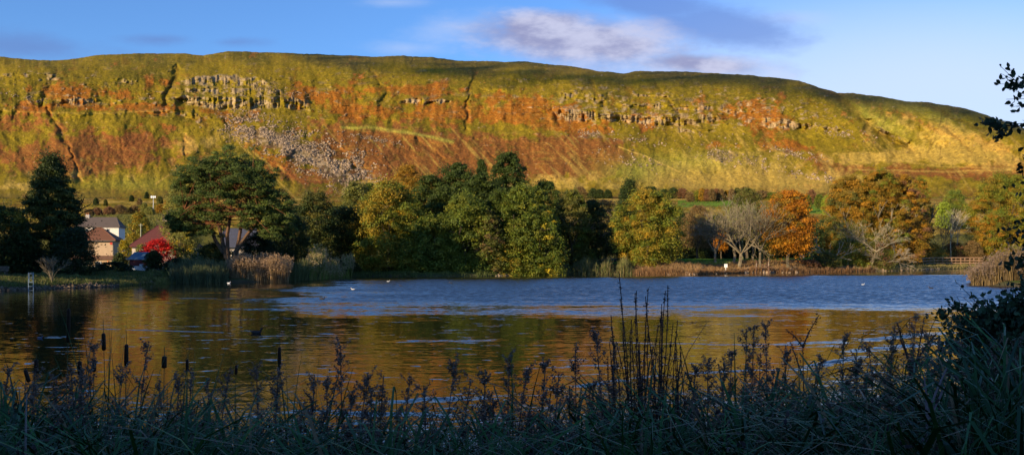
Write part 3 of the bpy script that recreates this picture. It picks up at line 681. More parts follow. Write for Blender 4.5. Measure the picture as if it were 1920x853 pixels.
def bare(label, u, D, top, width, bark, name='bare_tree', levels=4, trunk_h=.28, r0=None, n0=5, seed=1, lean=(0, 0), leafpal=None, nleaf=0, leaf=.22, up=.8, group=None, base_z=None, maxseg=2600, rmin=.02, cat='tree', spread=None, leafname='crown', crook=.12):
    x = (u-CX)/F*D; z0 = gz1(x, D) if base_z is None else base_z
    h = ztop(top, D)-z0
    e = empty(name, (x, D, z0), label, cat, group); g_ = Geo(); tips = []
    limbs(g_, (0, 0, 0), h*1.0, spread if spread else width/2/F*D/(h*.62), levels, bark, r0 or h*.02, n0, up, seed=seed, trunk_h=trunk_h, lean=lean, maxseg=maxseg, rmin=rmin, tips=tips, crook=crook)
    tr_ = g_.build('trunk', M_BARK, e)
    if leafpal and tips:
        t_ = np.array([tuple(x) for x in tips]); pal = np.array(PAL[leafpal]); ids = rng.integers(len(t_), size=nleaf)
        p = t_[ids]+rng.normal(size=(nleaf, 3))*.35
        g2 = Geo(); g2.leaves(p, rng.normal(size=(nleaf, 3))+V3(0,0,.4), leaf*rng.uniform(.6, 1.3, nleaf), pal[rng.integers(len(pal), size=nleaf)]*rng.uniform(.75, 1.25, (nleaf, 1)))
        g2.build(leafname, M_LEAF, e)
    return e
# ---- left shore
e = tree('large dark cypress on the left bank rising above everything near it', 97, 98, 287, 192, 'dark', 'cone', 'cypress_tree', 'conifer', .03, .25, 1.3, pal2='olive', split=lambda x, t: .35 if abs(x) < .5 and .3 < t < .8 else .02, bark=BARKD, lumpr=.2, flat=.6, depth=4.2)
tree('dark leafy tree half out of frame at the left edge with yellowing top', 10, 93, 385, 110, 'dark', 'round', cb=.05, leaf=.26, pal2='gold', split=lambda x, t: .5 if t > .75 else 0)
tree('low dark ivy-covered tree just right of the large cypress', 140, 92, 425, 85, 'ivy', 'dome', cb=.0, leaf=.24)
tree('dark shrubby tree under the left side of the cypress', 45, 95, 440, 110, 'ivy', 'dome', cb=.0, leaf=.24)
bare('leafless pale shrub standing on the bank in front of the cypress', 97, 82, 470, 66, BARKP*.9, 'bare_shrub', 3, .05, .06, 9, seed=4, up=1.5, rmin=.011, cat='shrub', spread=.42)
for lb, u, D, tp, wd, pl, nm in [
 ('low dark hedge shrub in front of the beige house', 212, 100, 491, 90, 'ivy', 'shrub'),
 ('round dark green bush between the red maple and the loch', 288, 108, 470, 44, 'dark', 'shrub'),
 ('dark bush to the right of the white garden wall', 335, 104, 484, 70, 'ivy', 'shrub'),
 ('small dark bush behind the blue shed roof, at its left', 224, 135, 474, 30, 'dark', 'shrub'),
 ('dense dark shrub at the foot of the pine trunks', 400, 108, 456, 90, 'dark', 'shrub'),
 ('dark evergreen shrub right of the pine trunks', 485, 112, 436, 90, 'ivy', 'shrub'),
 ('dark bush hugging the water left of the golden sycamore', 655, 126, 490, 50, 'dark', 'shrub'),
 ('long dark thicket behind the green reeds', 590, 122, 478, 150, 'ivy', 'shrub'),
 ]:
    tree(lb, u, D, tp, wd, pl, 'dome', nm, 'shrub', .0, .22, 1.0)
tree('small bright yellow tree between the white house and the red maple', 233, 142, 449, 26, 'yellow', 'egg', cb=.1, leaf=.24, dens=.6)
tree('grey-green rounded tree between the yellow tree and the red maple', 266, 138, 457, 36, 'wil', 'egg', cb=.05, leaf=.22, dens=.8)
tree('japanese maple in blazing red leaf beside the garden shed', 295, 126, 449, 74, 'red', 'dome', 'red_maple', cb=.2, leaf=.26, dens=.75, lumpr=.34)
tree('yellow-green tree standing behind the red roof', 262, 250, 396, 48, 'gold', 'egg', cb=.1, leaf=.45, base_z=2.6)
tree('tall thin yellow-olive willow behind the pine, left side', 338, 150, 342, 76, 'wil', 'egg', cb=.12, leaf=.26, dens=.62)
tree('yellow-green tree below the willow, right of the red maple', 347, 128, 418, 46, 'wil', 'egg', cb=.0, leaf=.26, dens=.8, pal2='yellow', split=lambda x, t: .25)
tree('slim yellowing tree glimpsed behind the pine boughs, right side', 512, 150, 385, 60, 'wil', 'egg', cb=.1, leaf=.26, dens=.5)
# ---- Scots pine
def pine():
    D = 106; u = 433; x = (u-CX)/F*D; z0 = gz1(x, D)
    e = empty('scots_pine', (x, D, z0), 'broad scots pine with bare reddish limbs and flat-topped blue-green crown', 'pine tree')
    rs = random.Random(5); gt = Geo(); gc_ = Geo(); pads = []
    def px(u_, v_): return V3((u_-u)/F*D, 0, ztop(v_, D)-z0)
    stems = [((428,500),(425,440),(432,395),(425,330),(422,300)), ((436,500),(446,450),(452,400),(470,350),(478,320)), ((424,480),(410,430),(395,390),(385,340),(378,315)), ((420,470),(400,450),(385,420),(362,400),(345,395)), ((440,470),(462,440),(485,410),(505,385),(520,375))]
    for i, st in enumerate(stems):
        dy = rs.uniform(-1.5, 1.5)
        pts = np.array([px(*p_)+V3(0, dy*j*.5, 0) for j, p_ in enumerate(st)])
        pts[0, 2] -= .3
        cc = np.linspace(0, 1, 5)[:, None]; rr = np.linspace(.26, .09, 5)
        colr = np.repeat((BARK*.7)[None]*(1-cc)+BARKR[None]*cc, 7, 0)
        gt.pipe(pts, rr, colr, 7)
    tiers = [(425,308,44,26),(385,315,34,24),(465,318,40,26),(352,332,22,26),(430,330,62,26),(492,345,32,24),(362,352,34,26),(415,358,50,22),(468,362,50,20),(512,372,36,22),
             (352,385,26,22),(345,408,32,16),(364,425,30,12),(395,400,30,14),(445,392,48,14),(500,398,42,16),(525,410,34,16),(520,432,40,14),(485,420,30,10),(400,432,20,10),(340,425,20,10),(524,392,24,12),(330,412,18,10)]
    pal = np.array(PAL['pine'])*V3(2.6,1.9,.9)
    for (pu_, pv_, w_, h_) in tiers:
        for k_ in range(int(w_*h_/26)+6):
            a_ = rs.random()*6.283; q_ = math.sqrt(rs.random())
            c = px(pu_+math.cos(a_)*w_*q_, pv_+4+rs.gauss(0, .55)*h_); c[1] = math.sin(a_)*w_*q_/F*D*1.1+rs.gauss(0, .5)
            if c[1] > -4: 
                j = rs.randrange(5); pts = np.array([px(*p_) for p_ in stems[j]]); m = pts[rs.choice([2, 3, 4])]
                if rs.random() < .22: gt.tubes([m, m*.45+c*.55+V3(0, 0, .25)], [m*.45+c*.55+V3(0, 0, .25), c-V3(0, 0, .1)], [.06, .04], [.04, .015], BARKR*.7, 5)
            n = 120; r_ = rs.uniform(.45, .95)
            dn = rng.normal(size=(n, 3)); dn /= np.linalg.norm(dn, axis=1, keepdims=True); dn[:, 2] = np.abs(dn[:, 2])*1.0-.15
            p_ = c+dn*r_*rng.uniform(.4, 1.05, (n, 1))*V3(1.05, 1.05, .85)
            gc_.leaves(p_, dn+rng.normal(size=(n, 3))*.5, .26*rng.uniform(.6, 1.3, n), pal[rng.integers(3, size=n)]*rng.uniform(.75, 1.4, (n, 1)), .35)
    gt.build('trunk', M_BARK, e); gc_.build('crown', M_LEAF, e)
pine()
# ---- dark trees between the pine and the central group
tree('dark round tree just right of the pine', 590, 128, 357, 92, 'olive', 'round', cb=.1, leaf=.27, pal2='dark', split=lambda x, t: .75 if t < .8 else .2)
tree('low spreading dark tree right of the pine by the reeds', 535, 118, 398, 100, 'dark', 'round', cb=.05, leaf=.27)
tree('dark dense tree next left of the golden sycamore', 640, 134, 385, 110, 'dark', 'round', cb=.05, leaf=.28)
tree('soft olive willow rising behind the dark trees left of the golden sycamore', 668, 158, 338, 80, 'wil', 'egg', cb=.1, leaf=.3, pal2='olive', split=lambda x, t: .5)
tree('small green tree touching the golden sycamore at its upper left', 692, 162, 338, 44, 'green', 'egg', cb=.1, leaf=.3)
# ---- central island-like group
tree('golden-leaved sycamore at the left end of the big central group', 728, 132, 338, 164, 'goldgreen', 'dome', cb=.0, leaf=.32, dens=1.2, pal2='gold', split=lambda x, t: .9 if (x < .15 and t > .42) else .22, lumpr=.22, depth=6)
tree('thin golden-brown birch poking out above the golden sycamore', 765, 150, 306, 76, 'oliveorange', 'egg', 'birch_tree', cb=.3, leaf=.24, dens=.5)
tree('dark alder forming the left summit of the central group', 858, 147, 300, 110, 'alder', 'egg', 'alder_tree', cb=.05, leaf=.32, dens=1.1, lumpr=.22)
bare('spindly alder top with sparse leaves left of the group summit', 846, 149, 292, 36, BARKD, 'alder_tree', 3, .5, .12, 5, seed=9, leafpal='alder', nleaf=900, leaf=.3, spread=.25)
tree('slender dark alder with pointed top, middle of the central group', 903, 150, 290, 62, 'alder', 'cone', 'alder_tree', cb=.05, leaf=.32, lumpr=.24)
tree('tallest dark alder at the right summit of the central group', 953, 149, 280, 104, 'alder', 'egg', 'alder_tree', cb=.05, leaf=.32, dens=1.1, lumpr=.22)
tree('dark green tree filling the gap behind the golden sycamore', 805, 145, 325, 100, 'alder', 'egg', cb=.05, leaf=.32, lumpr=.24)
tree('mid green sycamore in front of the dark alders, overhanging the water', 805, 130, 405, 146, 'green', 'dome', cb=.0, leaf=.32, lumpr=.22, depth=5, dens=1.2)
tree('bright green sycamore at the centre front of the big group', 872, 131.5, 360, 142, 'green', 'dome', cb=.0, leaf=.32, lumpr=.2, depth=5, dens=1.2, pal2='pale', split=lambda x, t: .35)
tree('brownish-olive thin tree at the middle of the central group front', 918, 131, 392, 66, 'olive', 'dome', cb=.0, leaf=.27, lumpr=.24, depth=4, pal2='brown', split=lambda x, t: .3)
tree('tall pale green sycamore right of centre in the big group', 975, 133, 342, 108, 'pale', 'dome', cb=.0, leaf=.32, lumpr=.2, depth=4.5, dens=1.1, pal2='green', split=lambda x, t: .65)
tree('green sycamore with yellowing lower leaves at the right end of the group', 1018, 133, 392, 100, 'green', 'dome', cb=.02, leaf=.32, lumpr=.22, depth=4, pal2='yellow', split=lambda x, t: .22 if t < .6 else .05)
tree('low yellow-green boughs dipping to the water in the group centre', 955, 131.5, 452, 90, 'goldgreen', 'dome', 'shrub', 'shrub', cb=.0, leaf=.3, depth=3)
tree('olive green tree set back at the right of the central group', 1072, 146, 352, 100, 'green', 'dome', cb=.0, leaf=.3, lumpr=.24, pal2='olive', split=lambda x, t: .6)
tree('feathery dark tree in the shade between the central group and the chestnut', 1112, 150, 372, 76, 'dark', 'dome', cb=.04, leaf=.3)
tree('brown thin tree behind the dark gap left of the pointed conifer', 1135, 168, 372, 64, 'brown', 'egg', cb=.1, leaf=.28, dens=.5)
tree('dark green tree right behind the summit of the central group', 1020, 152, 335, 90, 'alder', 'egg', cb=.05, leaf=.32)
tree('dark green tree deep inside the group between its two summits', 905, 143, 322, 150, 'alder', 'dome', cb=.0, leaf=.3, lumpr=.2, depth=5)
tree('shaded tree inside the group behind the centre-front sycamore', 840, 141, 345, 130, 'alder', 'dome', cb=.0, leaf=.3, lumpr=.2, depth=4)
tree('shaded tree inside the group behind the pale sycamore', 1000, 143, 345, 120, 'green', 'dome', cb=.0, leaf=.3, lumpr=.2, depth=4)
tree('green tree low behind the golden sycamore, inside the group', 765, 142, 362, 120, 'green', 'dome', cb=.0, leaf=.3, lumpr=.2, depth=4)
tree('deep green tree at the front right of the group summit, between two sycamores', 938, 135, 352, 118, 'alder', 'dome', cb=.0, leaf=.3, lumpr=.2, depth=4, pal2='green', split=lambda x, t: .5)
# ---- horse chestnut and company
tree('pointed dark conifer behind the round horse chestnut', 1180, 158, 332, 108, 'dark', 'cone', 'conifer_tree', 'conifer', cb=.0, leaf=.3, lumpr=.24, flat=.6)
tree('dark tree top right behind the horse chestnut', 1222, 160, 348, 60, 'dark', 'egg', cb=.1, leaf=.3)
tree('round horse chestnut in gold and green standing alone by the shore', 1215, 143, 356, 150, 'goldgreen', 'round', 'horse_chestnut', cb=.0, leaf=.30, dens=1.3, pal2='gold', split=lambda x, t: .5 if x < -.1 else .12, lumpr=.19, depth=5.5)
# dark wood behind the bare trees
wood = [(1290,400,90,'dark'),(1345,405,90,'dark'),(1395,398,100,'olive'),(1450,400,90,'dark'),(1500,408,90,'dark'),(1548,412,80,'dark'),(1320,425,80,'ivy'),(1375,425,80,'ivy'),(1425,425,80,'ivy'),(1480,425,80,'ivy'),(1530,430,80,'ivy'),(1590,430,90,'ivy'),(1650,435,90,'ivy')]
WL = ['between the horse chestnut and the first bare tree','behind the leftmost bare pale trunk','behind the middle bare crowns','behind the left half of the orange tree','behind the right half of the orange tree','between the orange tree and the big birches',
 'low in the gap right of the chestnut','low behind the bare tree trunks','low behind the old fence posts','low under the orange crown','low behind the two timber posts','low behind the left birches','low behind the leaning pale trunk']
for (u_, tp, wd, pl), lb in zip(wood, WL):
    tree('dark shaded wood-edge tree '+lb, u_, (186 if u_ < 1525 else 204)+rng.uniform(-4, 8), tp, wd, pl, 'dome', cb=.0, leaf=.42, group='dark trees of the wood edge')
tree('hazy brown twiggy tree right of the horse chestnut', 1308, 176, 384, 66, 'brown', 'egg', cb=.2, leaf=.25, dens=.55)
tree('greenish-olive tree top above the bare crowns', 1400, 172, 350, 78, 'olive', 'egg', cb=.25, leaf=.25, dens=.5)
tree('small orange-leaved tree low between the bare trunks', 1352, 168, 430, 30, 'orange', 'egg', cb=.3, leaf=.28, dens=.35)
bare('leftmost pale-trunked bare tree on the grassy point', 1341, 152, 398, 66, BARKP*1.05, seed=21, r0=.24, trunk_h=.22)
bare('wide-spreading bare tree with forked pale trunk, left of the pair', 1376, 153, 368, 140, BARKP, seed=22, r0=.25, trunk_h=.26)
bare('tallest bare tree with wide grey crown on the grassy point', 1388, 150, 352, 185, BARKP*.9, seed=25, r0=.30, trunk_h=.2, leafpal='wil', nleaf=900, levels=4, maxseg=3600)
bare('slim bare greenish trunk just right of the tallest bare tree', 1392, 156, 375, 50, V3(.25,.25,.12), seed=24, r0=.16, trunk_h=.4)
bare('bare tree with dark grey trunk behind the old fence', 1425, 151, 376, 120, BARKP*.7, seed=28, r0=.2, trunk_h=.3)
bare('bare tree with brown-mottled trunk left of the old fence', 1412, 156, 368, 110, BARKP, seed=29, r0=.18, trunk_h=.34)
bare('bare mossy trunk between the fence and the orange tree', 1428, 160, 395, 44, V3(.2,.2,.08), seed=30, r0=.2, trunk_h=.4)
tree('orange autumn tree with a rounded spreading crown', 1478, 153, 356, 108, 'orange', 'round', 'orange_tree', cb=.22, leaf=.30, dens=1.1, lumpr=.2, bark=BARKP*.7, r0=.28, depth=5, pal2='oliveorange', split=lambda x, t: .45 if x < -.2 else .12)
bare('fallen-looking dead tree with white bare boughs left of the birches', 1560, 163, 428, 70, V3(.3,.27,.22), 'dead_tree', 3, .12, .14, 6, seed=35, up=.45, spread=1.0)
# birches / willows
tree('broad olive and gold willow at the left of the tall birch stand', 1592, 188, 326, 116, 'oliveorange', 'egg', 'willow_tree', cb=.02, leaf=.26, dens=1.0, pal2='olive', split=lambda x, t: .45 if t < .5 else .2, lumpr=.2, bark=BARKP*.8)
tree('tallest birch with rusty gold crown in the middle of the stand', 1645, 188, 314, 124, 'goldgreen', 'egg', 'birch_tree', cb=.03, leaf=.25, dens=1.0, pal2='oliveorange', split=lambda x, t: .65, lumpr=.17, bark=BARKP*.9)
tree('rusty-leaved birch right of the tallest one', 1692, 190, 322, 104, 'oliveorange', 'egg', 'birch_tree', cb=.03, leaf=.25, dens=.9, pal2='rust', split=lambda x, t: .3, lumpr=.2, bark=BARKP*.9)
tree('narrow golden birch at the right end of the stand', 1726, 206, 328, 52, 'goldgreen', 'egg', 'birch_tree', cb=.1, leaf=.25, dens=.6, lumpr=.22, pal2='oliveorange', split=lambda x, t: .5)
bare('leaning birch with pale trunk at the water under the tall stand', 1632, 165, 400, 90, V3(.3,.25,.17), 'birch_tree', 4, .35, .17, 6, seed=41, lean=(.32, 0), up=.5, leafpal='olive', nleaf=1500, leaf=.25)
bare('pale tangle of bare boughs leaning right from the birches', 1655, 166, 432, 70, V3(.24,.2,.15), 'birch_tree', 4, .15, .11, 6, seed=43, lean=(.25, 0), up=.45, spread=.9)
bare('thin bare sapling with pale stem inside the birch stand, left', 1590, 165, 398, 44, V3(.24,.2,.15), 'birch_tree', 3, .4, .09, 5, seed=44, leafpal='goldgreen', nleaf=700)
tree('dense low olive thicket at the water below the left birches', 1590, 166, 448, 96, 'goldgreen', 'dome', 'shrub', 'shrub', cb=.0, leaf=.25, depth=3, dens=.8, pal2='green', split=lambda x, t: .3)
tree('low mixed thicket at the water below the right birches', 1643, 167, 452, 74, 'olive', 'dome', 'shrub', 'shrub', cb=.0, leaf=.25, depth=3, dens=.7, pal2='rust', split=lambda x, t: .3)
tree('grey-green bush on the shore left of the birches', 1548, 160, 474, 66, 'olive', 'dome', 'shrub', 'shrub', cb=.0, leaf=.22, depth=3, pal2='dark', split=lambda x, t: .5)
tree('red-brown scrub sloping to the water right of the old fence', 1518, 158, 486, 46, 'rust', 'dome', 'shrub', 'shrub', cb=.0, leaf=.2, depth=2.5)
bare('pale multi-stemmed birch behind the bridge hedge', 1783, 204, 378, 44, V3(.34,.29,.2), 'birch_tree', 3, .4, .13, 5, seed=50, up=1.6)
bare('second pale bare birch stem right of the multi-stemmed one', 1795, 206, 385, 34, V3(.32,.27,.2), 'birch_tree', 3, .45, .11, 5, seed=51, up=1.6)
bare('grey twiggy bare tree left of the pale birches', 1765, 206, 402, 60, BARKP*.6, 'bare_tree', 4, .2, .12, 6, seed=52)
tree('golden-olive rounded hedge bush behind the left end of the bridge', 1745, 203, 457, 78, 'wil', 'dome', 'shrub', 'shrub', cb=.0, leaf=.24, pal2='oliveorange', split=lambda x, t: .5)
tree('reddish-brown thicket behind the middle of the bridge', 1790, 207, 455, 70, 'rust', 'dome', 'shrub', 'shrub', cb=.0, leaf=.25, pal2='olive', split=lambda x, t: .4)
tree('low brown bush behind the right end of the bridge', 1822, 205, 452, 50, 'brown', 'dome', 'shrub', 'shrub', cb=.0, leaf=.25)
tree('large olive-gold oak at the right edge of the far shore', 1885, 214, 322, 160, 'goldgreen', 'round', 'oak_tree', cb=.02, leaf=.30, dens=1.2, lumpr=.2, pal2='oliveorange', split=lambda x, t: .45 if t < .75 else .1, depth=8)
tree('golden-brown tree in front of the large oak above the bridge end', 1858, 208, 400, 76, 'oliveorange', 'dome', cb=.0, leaf=.28, lumpr=.22, pal2='goldgreen', split=lambda x, t: .5)
tree('tall olive tree cut by the right frame edge behind the leafy branch', 1960, 205, 300, 130, 'goldgreen', 'round', cb=.0, leaf=.3, lumpr=.2)
# ---- trees in the middle distance
def far_tree(label, u, v, top, wd, pal, prof='egg', name='field_tree', group=None, leaf=None):
    p = field_pt(u, v); D = p[1]
    return tree(label, u, D, top, wd, pal, prof, name, 'tree', .08, leaf or D*.0011+.1, .8, group, base_z=p[2]-.3, twigs=1)
far_tree('bright green tree behind the pale birches beyond the bridge', 1790, 430, 354, 52, 'pale')
far_tree('lime-yellow tree in the sun beyond the bridge', 1770, 430, 378, 34, 'lime')
far_tree('lime bush right of the narrow golden birch', 1812, 430, 385, 30, 'lime')
far_tree('green tree of the far field behind the orange tree', 1512, 398, 364, 24, 'green'); far_tree('yellow-green tree at the left shoulder of the tall birches', 1552, 405, 366, 28, 'lime')
far_tree('dark brown bare-looking tree above the green field on the right', 1522, 384, 355, 20, 'rust'); far_tree('green field-edge tree between orange tree and birches', 1536, 392, 364, 20, 'green')
LR = [(1294,379,358,14,'brown'),(1307,377,355,12,'goldgreen'),(1316,378,350,12,'oliveorange'),(1325,378,352,13,'rust'),(1334,378,352,14,'brown'),(1343,377,351,14,'rust'),(1352,377,353,12,'brown'),(1362,376,355,12,'oliveorange'),(1372,376,352,14,'brown'),(1382,376,350,14,'olive'),(1395,376,348,16,'brown')]
for i, (u_, v_, tp, wd, pl) in enumerate(LR):
    far_tree(['first','second','third','fourth','fifth','sixth','seventh','eighth','ninth','tenth','eleventh'][i]+' from left of the brown larches on the green field edge', u_, v_, tp+2, wd*1.25, pl, 'egg', 'larch_tree', 'larches along the far green field')
ML = [(1262,362,347,14,'dark'),(1278,364,348,16,'rust'),(1245,361,350,12,'dark'),(1112,362,348,12,'dark'),(1124,362,350,10,'dark'),(1140,362,351,9,'dark'),(1088,366,345,14,'brown'),(1228,360,350,10,'rust'),(1428,372,352,18,'brown'),(1446,372,356,14,'green'),
      (247,378,366,9,'dark'),(275,370,360,8,'dark'),(180,385,371,10,'dark'),(198,386,374,8,'olive'),(262,384,372,10,'brown'),(300,382,368,12,'olive'),(225,401,384,30,'brown'),(205,402,388,26,'rust'),(252,400,386,26,'brown'),(280,402,388,24,'wil'),(182,404,390,24,'rust'),(300,400,384,22,'oliveorange'),(271,399,380,14,'wil'),(315,400,372,20,'oliveorange'),(168,405,392,20,'brown')]
nn_ = ['one','two','three','four','five','six','seven','eight','nine','ten','eleven','twelve','thirteen','fourteen','fifteen','sixteen','seventeen','eighteen','nineteen','twenty']
o_r = sorted([m for m in ML if m[0] > 1000]); o_l = sorted([m for m in ML if m[0] < 1000])
ORD = ['first','second','third','fourth','fifth','sixth','seventh','eighth','ninth','tenth','eleventh','twelfth','thirteenth','fourteenth','fifteenth','sixteenth']
KN = {'dark':'dark green','rust':'rusty brown','brown':'brown','green':'green','olive':'olive','wil':'pale olive','oliveorange':'golden'}
for i, m in enumerate(o_r): far_tree(f'{KN[m[4]]} shrub at the far slope foot, {ORD[i]} from left at right', m[0], m[1], m[2]+5, m[3]*2.1, m[4], 'dome', 'far_shrub', 'shrubs along the foot of the right slope')
for i, m in enumerate(o_l): far_tree(f'{KN[m[4]]} shrub on the rough ground above the houses, {ORD[i]} from left', *m, 'dome', 'far_shrub', 'shrubs above the houses')
# young plantation and scrub: uncountable
gp = Geo(); pts = []
for i in range(1500):
    u_ = rng.uniform(150, 330); v_ = rng.uniform(408, 446); pts.append(field_pt(u_, v_))
pts = np.array(pts); n = len(pts)
for kk in range(9):
    t_ = rng.random(n); hh = rng.uniform(1.6, 3.2, n)
    gp.leaves(pts+np.stack([rng.normal(size=n)*.35*(1-t_), rng.normal(size=n)*.35*(1-t_), hh*t_], 1), rng.normal(size=(n, 3))+V3(0, -.4, .3), .75*rng.uniform(.6, 1.2, n), np.array(PAL['wil'])[rng.integers(3, size=n)]*rng.uniform(.6, 1.2, (n, 1)))
o = gp.build('young_plantation', M_LEAF); tag(o, 'young conifer plantation on the slope behind the houses', 'plantation', kind='stuff')
gp = Geo(); pts = []
while len(pts) < 1300:
    u_ = rng.uniform(-60, 1980); v_ = rng.uniform(366, 400)
    if fbm(np.array([u_/40]), np.array([v_/6]), 3)[0] > .05: pts.append(field_pt(u_, v_))
pts = np.array(pts); n = len(pts)
hh = rng.uniform(1.0, 3.6, n)
for kk in range(26):
    dn = rng.normal(size=(n, 3)); dn /= np.linalg.norm(dn, axis=1, keepdims=True); dn[:, 2] = abs(dn[:, 2])
    gp.leaves(pts+dn*hh[:, None]*V3(.9, .9, .8), dn+rng.normal(size=(n, 3))*.5, .8*rng.uniform(.6, 1.3, n), (np.array(PAL['brown']+PAL['olive']+PAL['wil'])[np.arange(n) % 9])*rng.uniform(.7, 1.2, (n, 1)))
o = gp.build('scrub', M_LEAF); tag(o, 'brown and olive scrub along the foot of the slopes', 'scrub', kind='stuff')
# ---- wood on the left, outside the frame, and trees behind the viewer: they shade the near bank and the left shore
gw = Geo()
def wtree(x, y, h, r_):
    gw.tubes([V3(x, y, 0)], [V3(x, y, h*.5)], [.35], [.2], BARK)
    sub = Geo(); crown(sub, (x, y, h*.08), (r_, r_, h*.9), 34, 46, 1.1, 'dark', 'egg', lumpr=.4)
    gw.v += sub.v; gw.c += sub.c; gw.f += [f+gw.n for f in sub.f]; gw.n += sub.n
for (x, y, h, r_) in [(-68,56,19,5),(-73,61,20,5.5),(-68,68,19,5),(-75,70,21,5.5),(-68,76,19,5),(-76,80,20,5.5),(-73,86,16,5),(-80,62,20,5.5),(-84,88,16,5),(-82,72,20,6),(-92,96,13,5),(-101,104,12,5),(-66,49,17,5),(-85,80,21,6),(-91,76,21,6),(-96,84,20,6)]: wtree(x, y, h, r_)
for i in range(24):
    t_ = -34+i*3.6; ux, uy = math.cos(R(SUN_AZ)), -math.sin(R(SUN_AZ))
    wtree(-22+ux*t_*1.0+rng.normal()*1.5, -14+uy*t_+rng.normal()*1.5, rng.uniform(15, 19), 4.8)
    if i % 2: wtree(-14+ux*t_*.8+rng.normal(), -9+uy*t_*.8+rng.normal(), rng.uniform(9, 12), 3.2)
    wtree(-31+ux*t_*1.0+rng.normal()*1.5, -20+uy*t_+rng.normal()*1.5, rng.uniform(15, 19), 4.8)
o = gw.build('wood', M_LEAF); tag(o, 'dense wood on the near side of the loch', 'wood', kind='stuff')
# ================================================================ BUILDINGS
def prism_roof(name, parent, x0, x1, y0, y1, ze, zr, hipl, hipr, mat, col, over=.35, th=.14):
    """ridge along x; hipl/hipr = how far the hips run in from each end"""
    g_ = Geo(); x0 -= over; x1 += over; y0 -= over; y1 += over; ym = (y0+y1)/2
    a = V3(x0,y0,ze, x1,y0,ze, x1,y1,ze, x0,y1,ze, x0+hipl+1e-3,ym,zr, x1-hipr-1e-3,ym,zr).reshape(6, 3); b = a-V3(0, 0, th); 
    v = np.concatenate([a, b]); f4 = np.array([[0,1,5,4],[2,3,4,5],[6,10,11,7],[8,11,10,9],[0,6,7,1],[1,7,8,2],[2,8,9,3],[3,9,6,0]]); f3 = np.array([[1,2,5],[3,0,4],[7,11,8],[9,10,6]])
    g_.add(v, [f4, f3], col)
    # ridge and hip tiles
    n = 14
    for p, q_ in ((4, 5), (0, 4), (1, 5), (2, 5), (3, 4)):
        g_.pipe([a[p]+V3(0,0,.02), (a[p]+a[q_])/2+V3(0,0,.02), a[q_]+V3(0,0,.02)], .07, np.array(col)*.8, 5)
    # tile courses as thin battens standing proud of each long slope
    for side in (0, 1):
        e0, e1 = (a[0], a[1]) if side == 0 else (a[3], a[2])
        for i in range(1, n):
            t = i/n; p0 = e0*(1-t)+a[4]*t; p1 = e1*(1-t)+a[5]*t
            g_.tubes([p0+V3(0,0,.005)], [p1+V3(0,0,.005)], .025, .025, np.array(col)*.72, 4)
    return g_.build(name, mat, parent)
def window(parent, x, y, z, w_, h_, rz=0, fr=V3(.75,.75,.72), panes=2, name='window'):
    """window in a wall facing -y"""
    g_ = Geo(); t = .06
    for (cx, cz, sx, sz) in ((0, h_/2, w_+t, t), (0, -h_/2, w_+t, t), (-w_/2, 0, t, h_-t), (w_/2, 0, t, h_-t)): g_.box((cx, 0, cz), (sx, .09, sz), fr)
    for i in range(1, panes): g_.box((-w_/2+w_*i/panes, -.004, 0), (.05, .075, h_-t), fr)
    o = g_.build(name, M_PLAS, parent, loc=(x, y-.045, z)); o.rotation_euler.z = rz
    g2 = Geo(); g2.box((0, .03, 0), (w_-t, .02, h_-t), V3(.02,.025,.035)); g2.build('pane', M_GLASS, o)
    g3 = Geo(); g3.box((0, -.06, -h_/2-t), (w_+.25, .16, .06), fr*.8); g3.build('sill', M_PLAS, o)
    return o
def hpos(u, D): return (u-CX)/F*D
# beige house
D = 150; e = empty('beige_house', (hpos(176, D), D, 1.0), 'beige rendered house with brown tiled roof partly hidden by the cypress', 'house', rz=R(13))
W = 3.15; g_ = Geo(); g_.box((0, 3.5, 2.15), (2*W, 7, 4.9), V3(.50,.36,.24)); g_.build('wall', M_PLAS, e)
prism_roof('roof', e, -W, W, 0, 7, 4.55, 6.7, 3.0, 3.0, M_TILE, V3(.19,.085,.05))
g_ = Geo(); g_.add(V3(-W-.3,-1.9,1.32, W+.45,-1.9,1.32, W+.45,-.003,1.9, -W-.3,-.003,1.9, -W-.3,-1.9,1.2, W+.45,-1.9,1.2, W+.45,-.003,1.78, -W-.3,-.003,1.78).reshape(8,3), [np.array([[0,1,2,3],[7,6,5,4],[0,4,5,1],[1,5,6,2],[2,6,7,3],[3,7,4,0]])], V3(.17,.09,.055)); g_.build('porch_roof', M_TILE, e)
g_ = Geo(); g_.box((0, -.86, .25), (2*W, 1.7, 1.9), V3(.50,.34,.2)); g_.build('porch_wall', M_PLAS, e)
window(e, 1.0, -1.71, .35, .9, 1.1, panes=1); window(e, -1.4, -1.71, .35, 1.4, 1.0)
g_ = Geo(); g_.box((2.75, -.06, 3.95), (.36, .12, .34), V3(.6,.05,.03)); g_.build('alarm_box', M_METAL, e)
g_ = Geo(); g_.box((0, -.42, 4.4), (2*W+.6, .1, .12), V3(.1,.1,.1)); g_.tubes([(W-.15,-.08,4.35)], [(W-.15,-.08,1.95)], .045, .045, V3(.12,.12,.12)); g_.build('gutter', M_METAL, e)
g_ = Geo(); g_.box((2.55, -1.76, .95), (.16,.1,.16), V3(.9,.3,.1)); g_.build('porch_lamp', M_METAL, e)
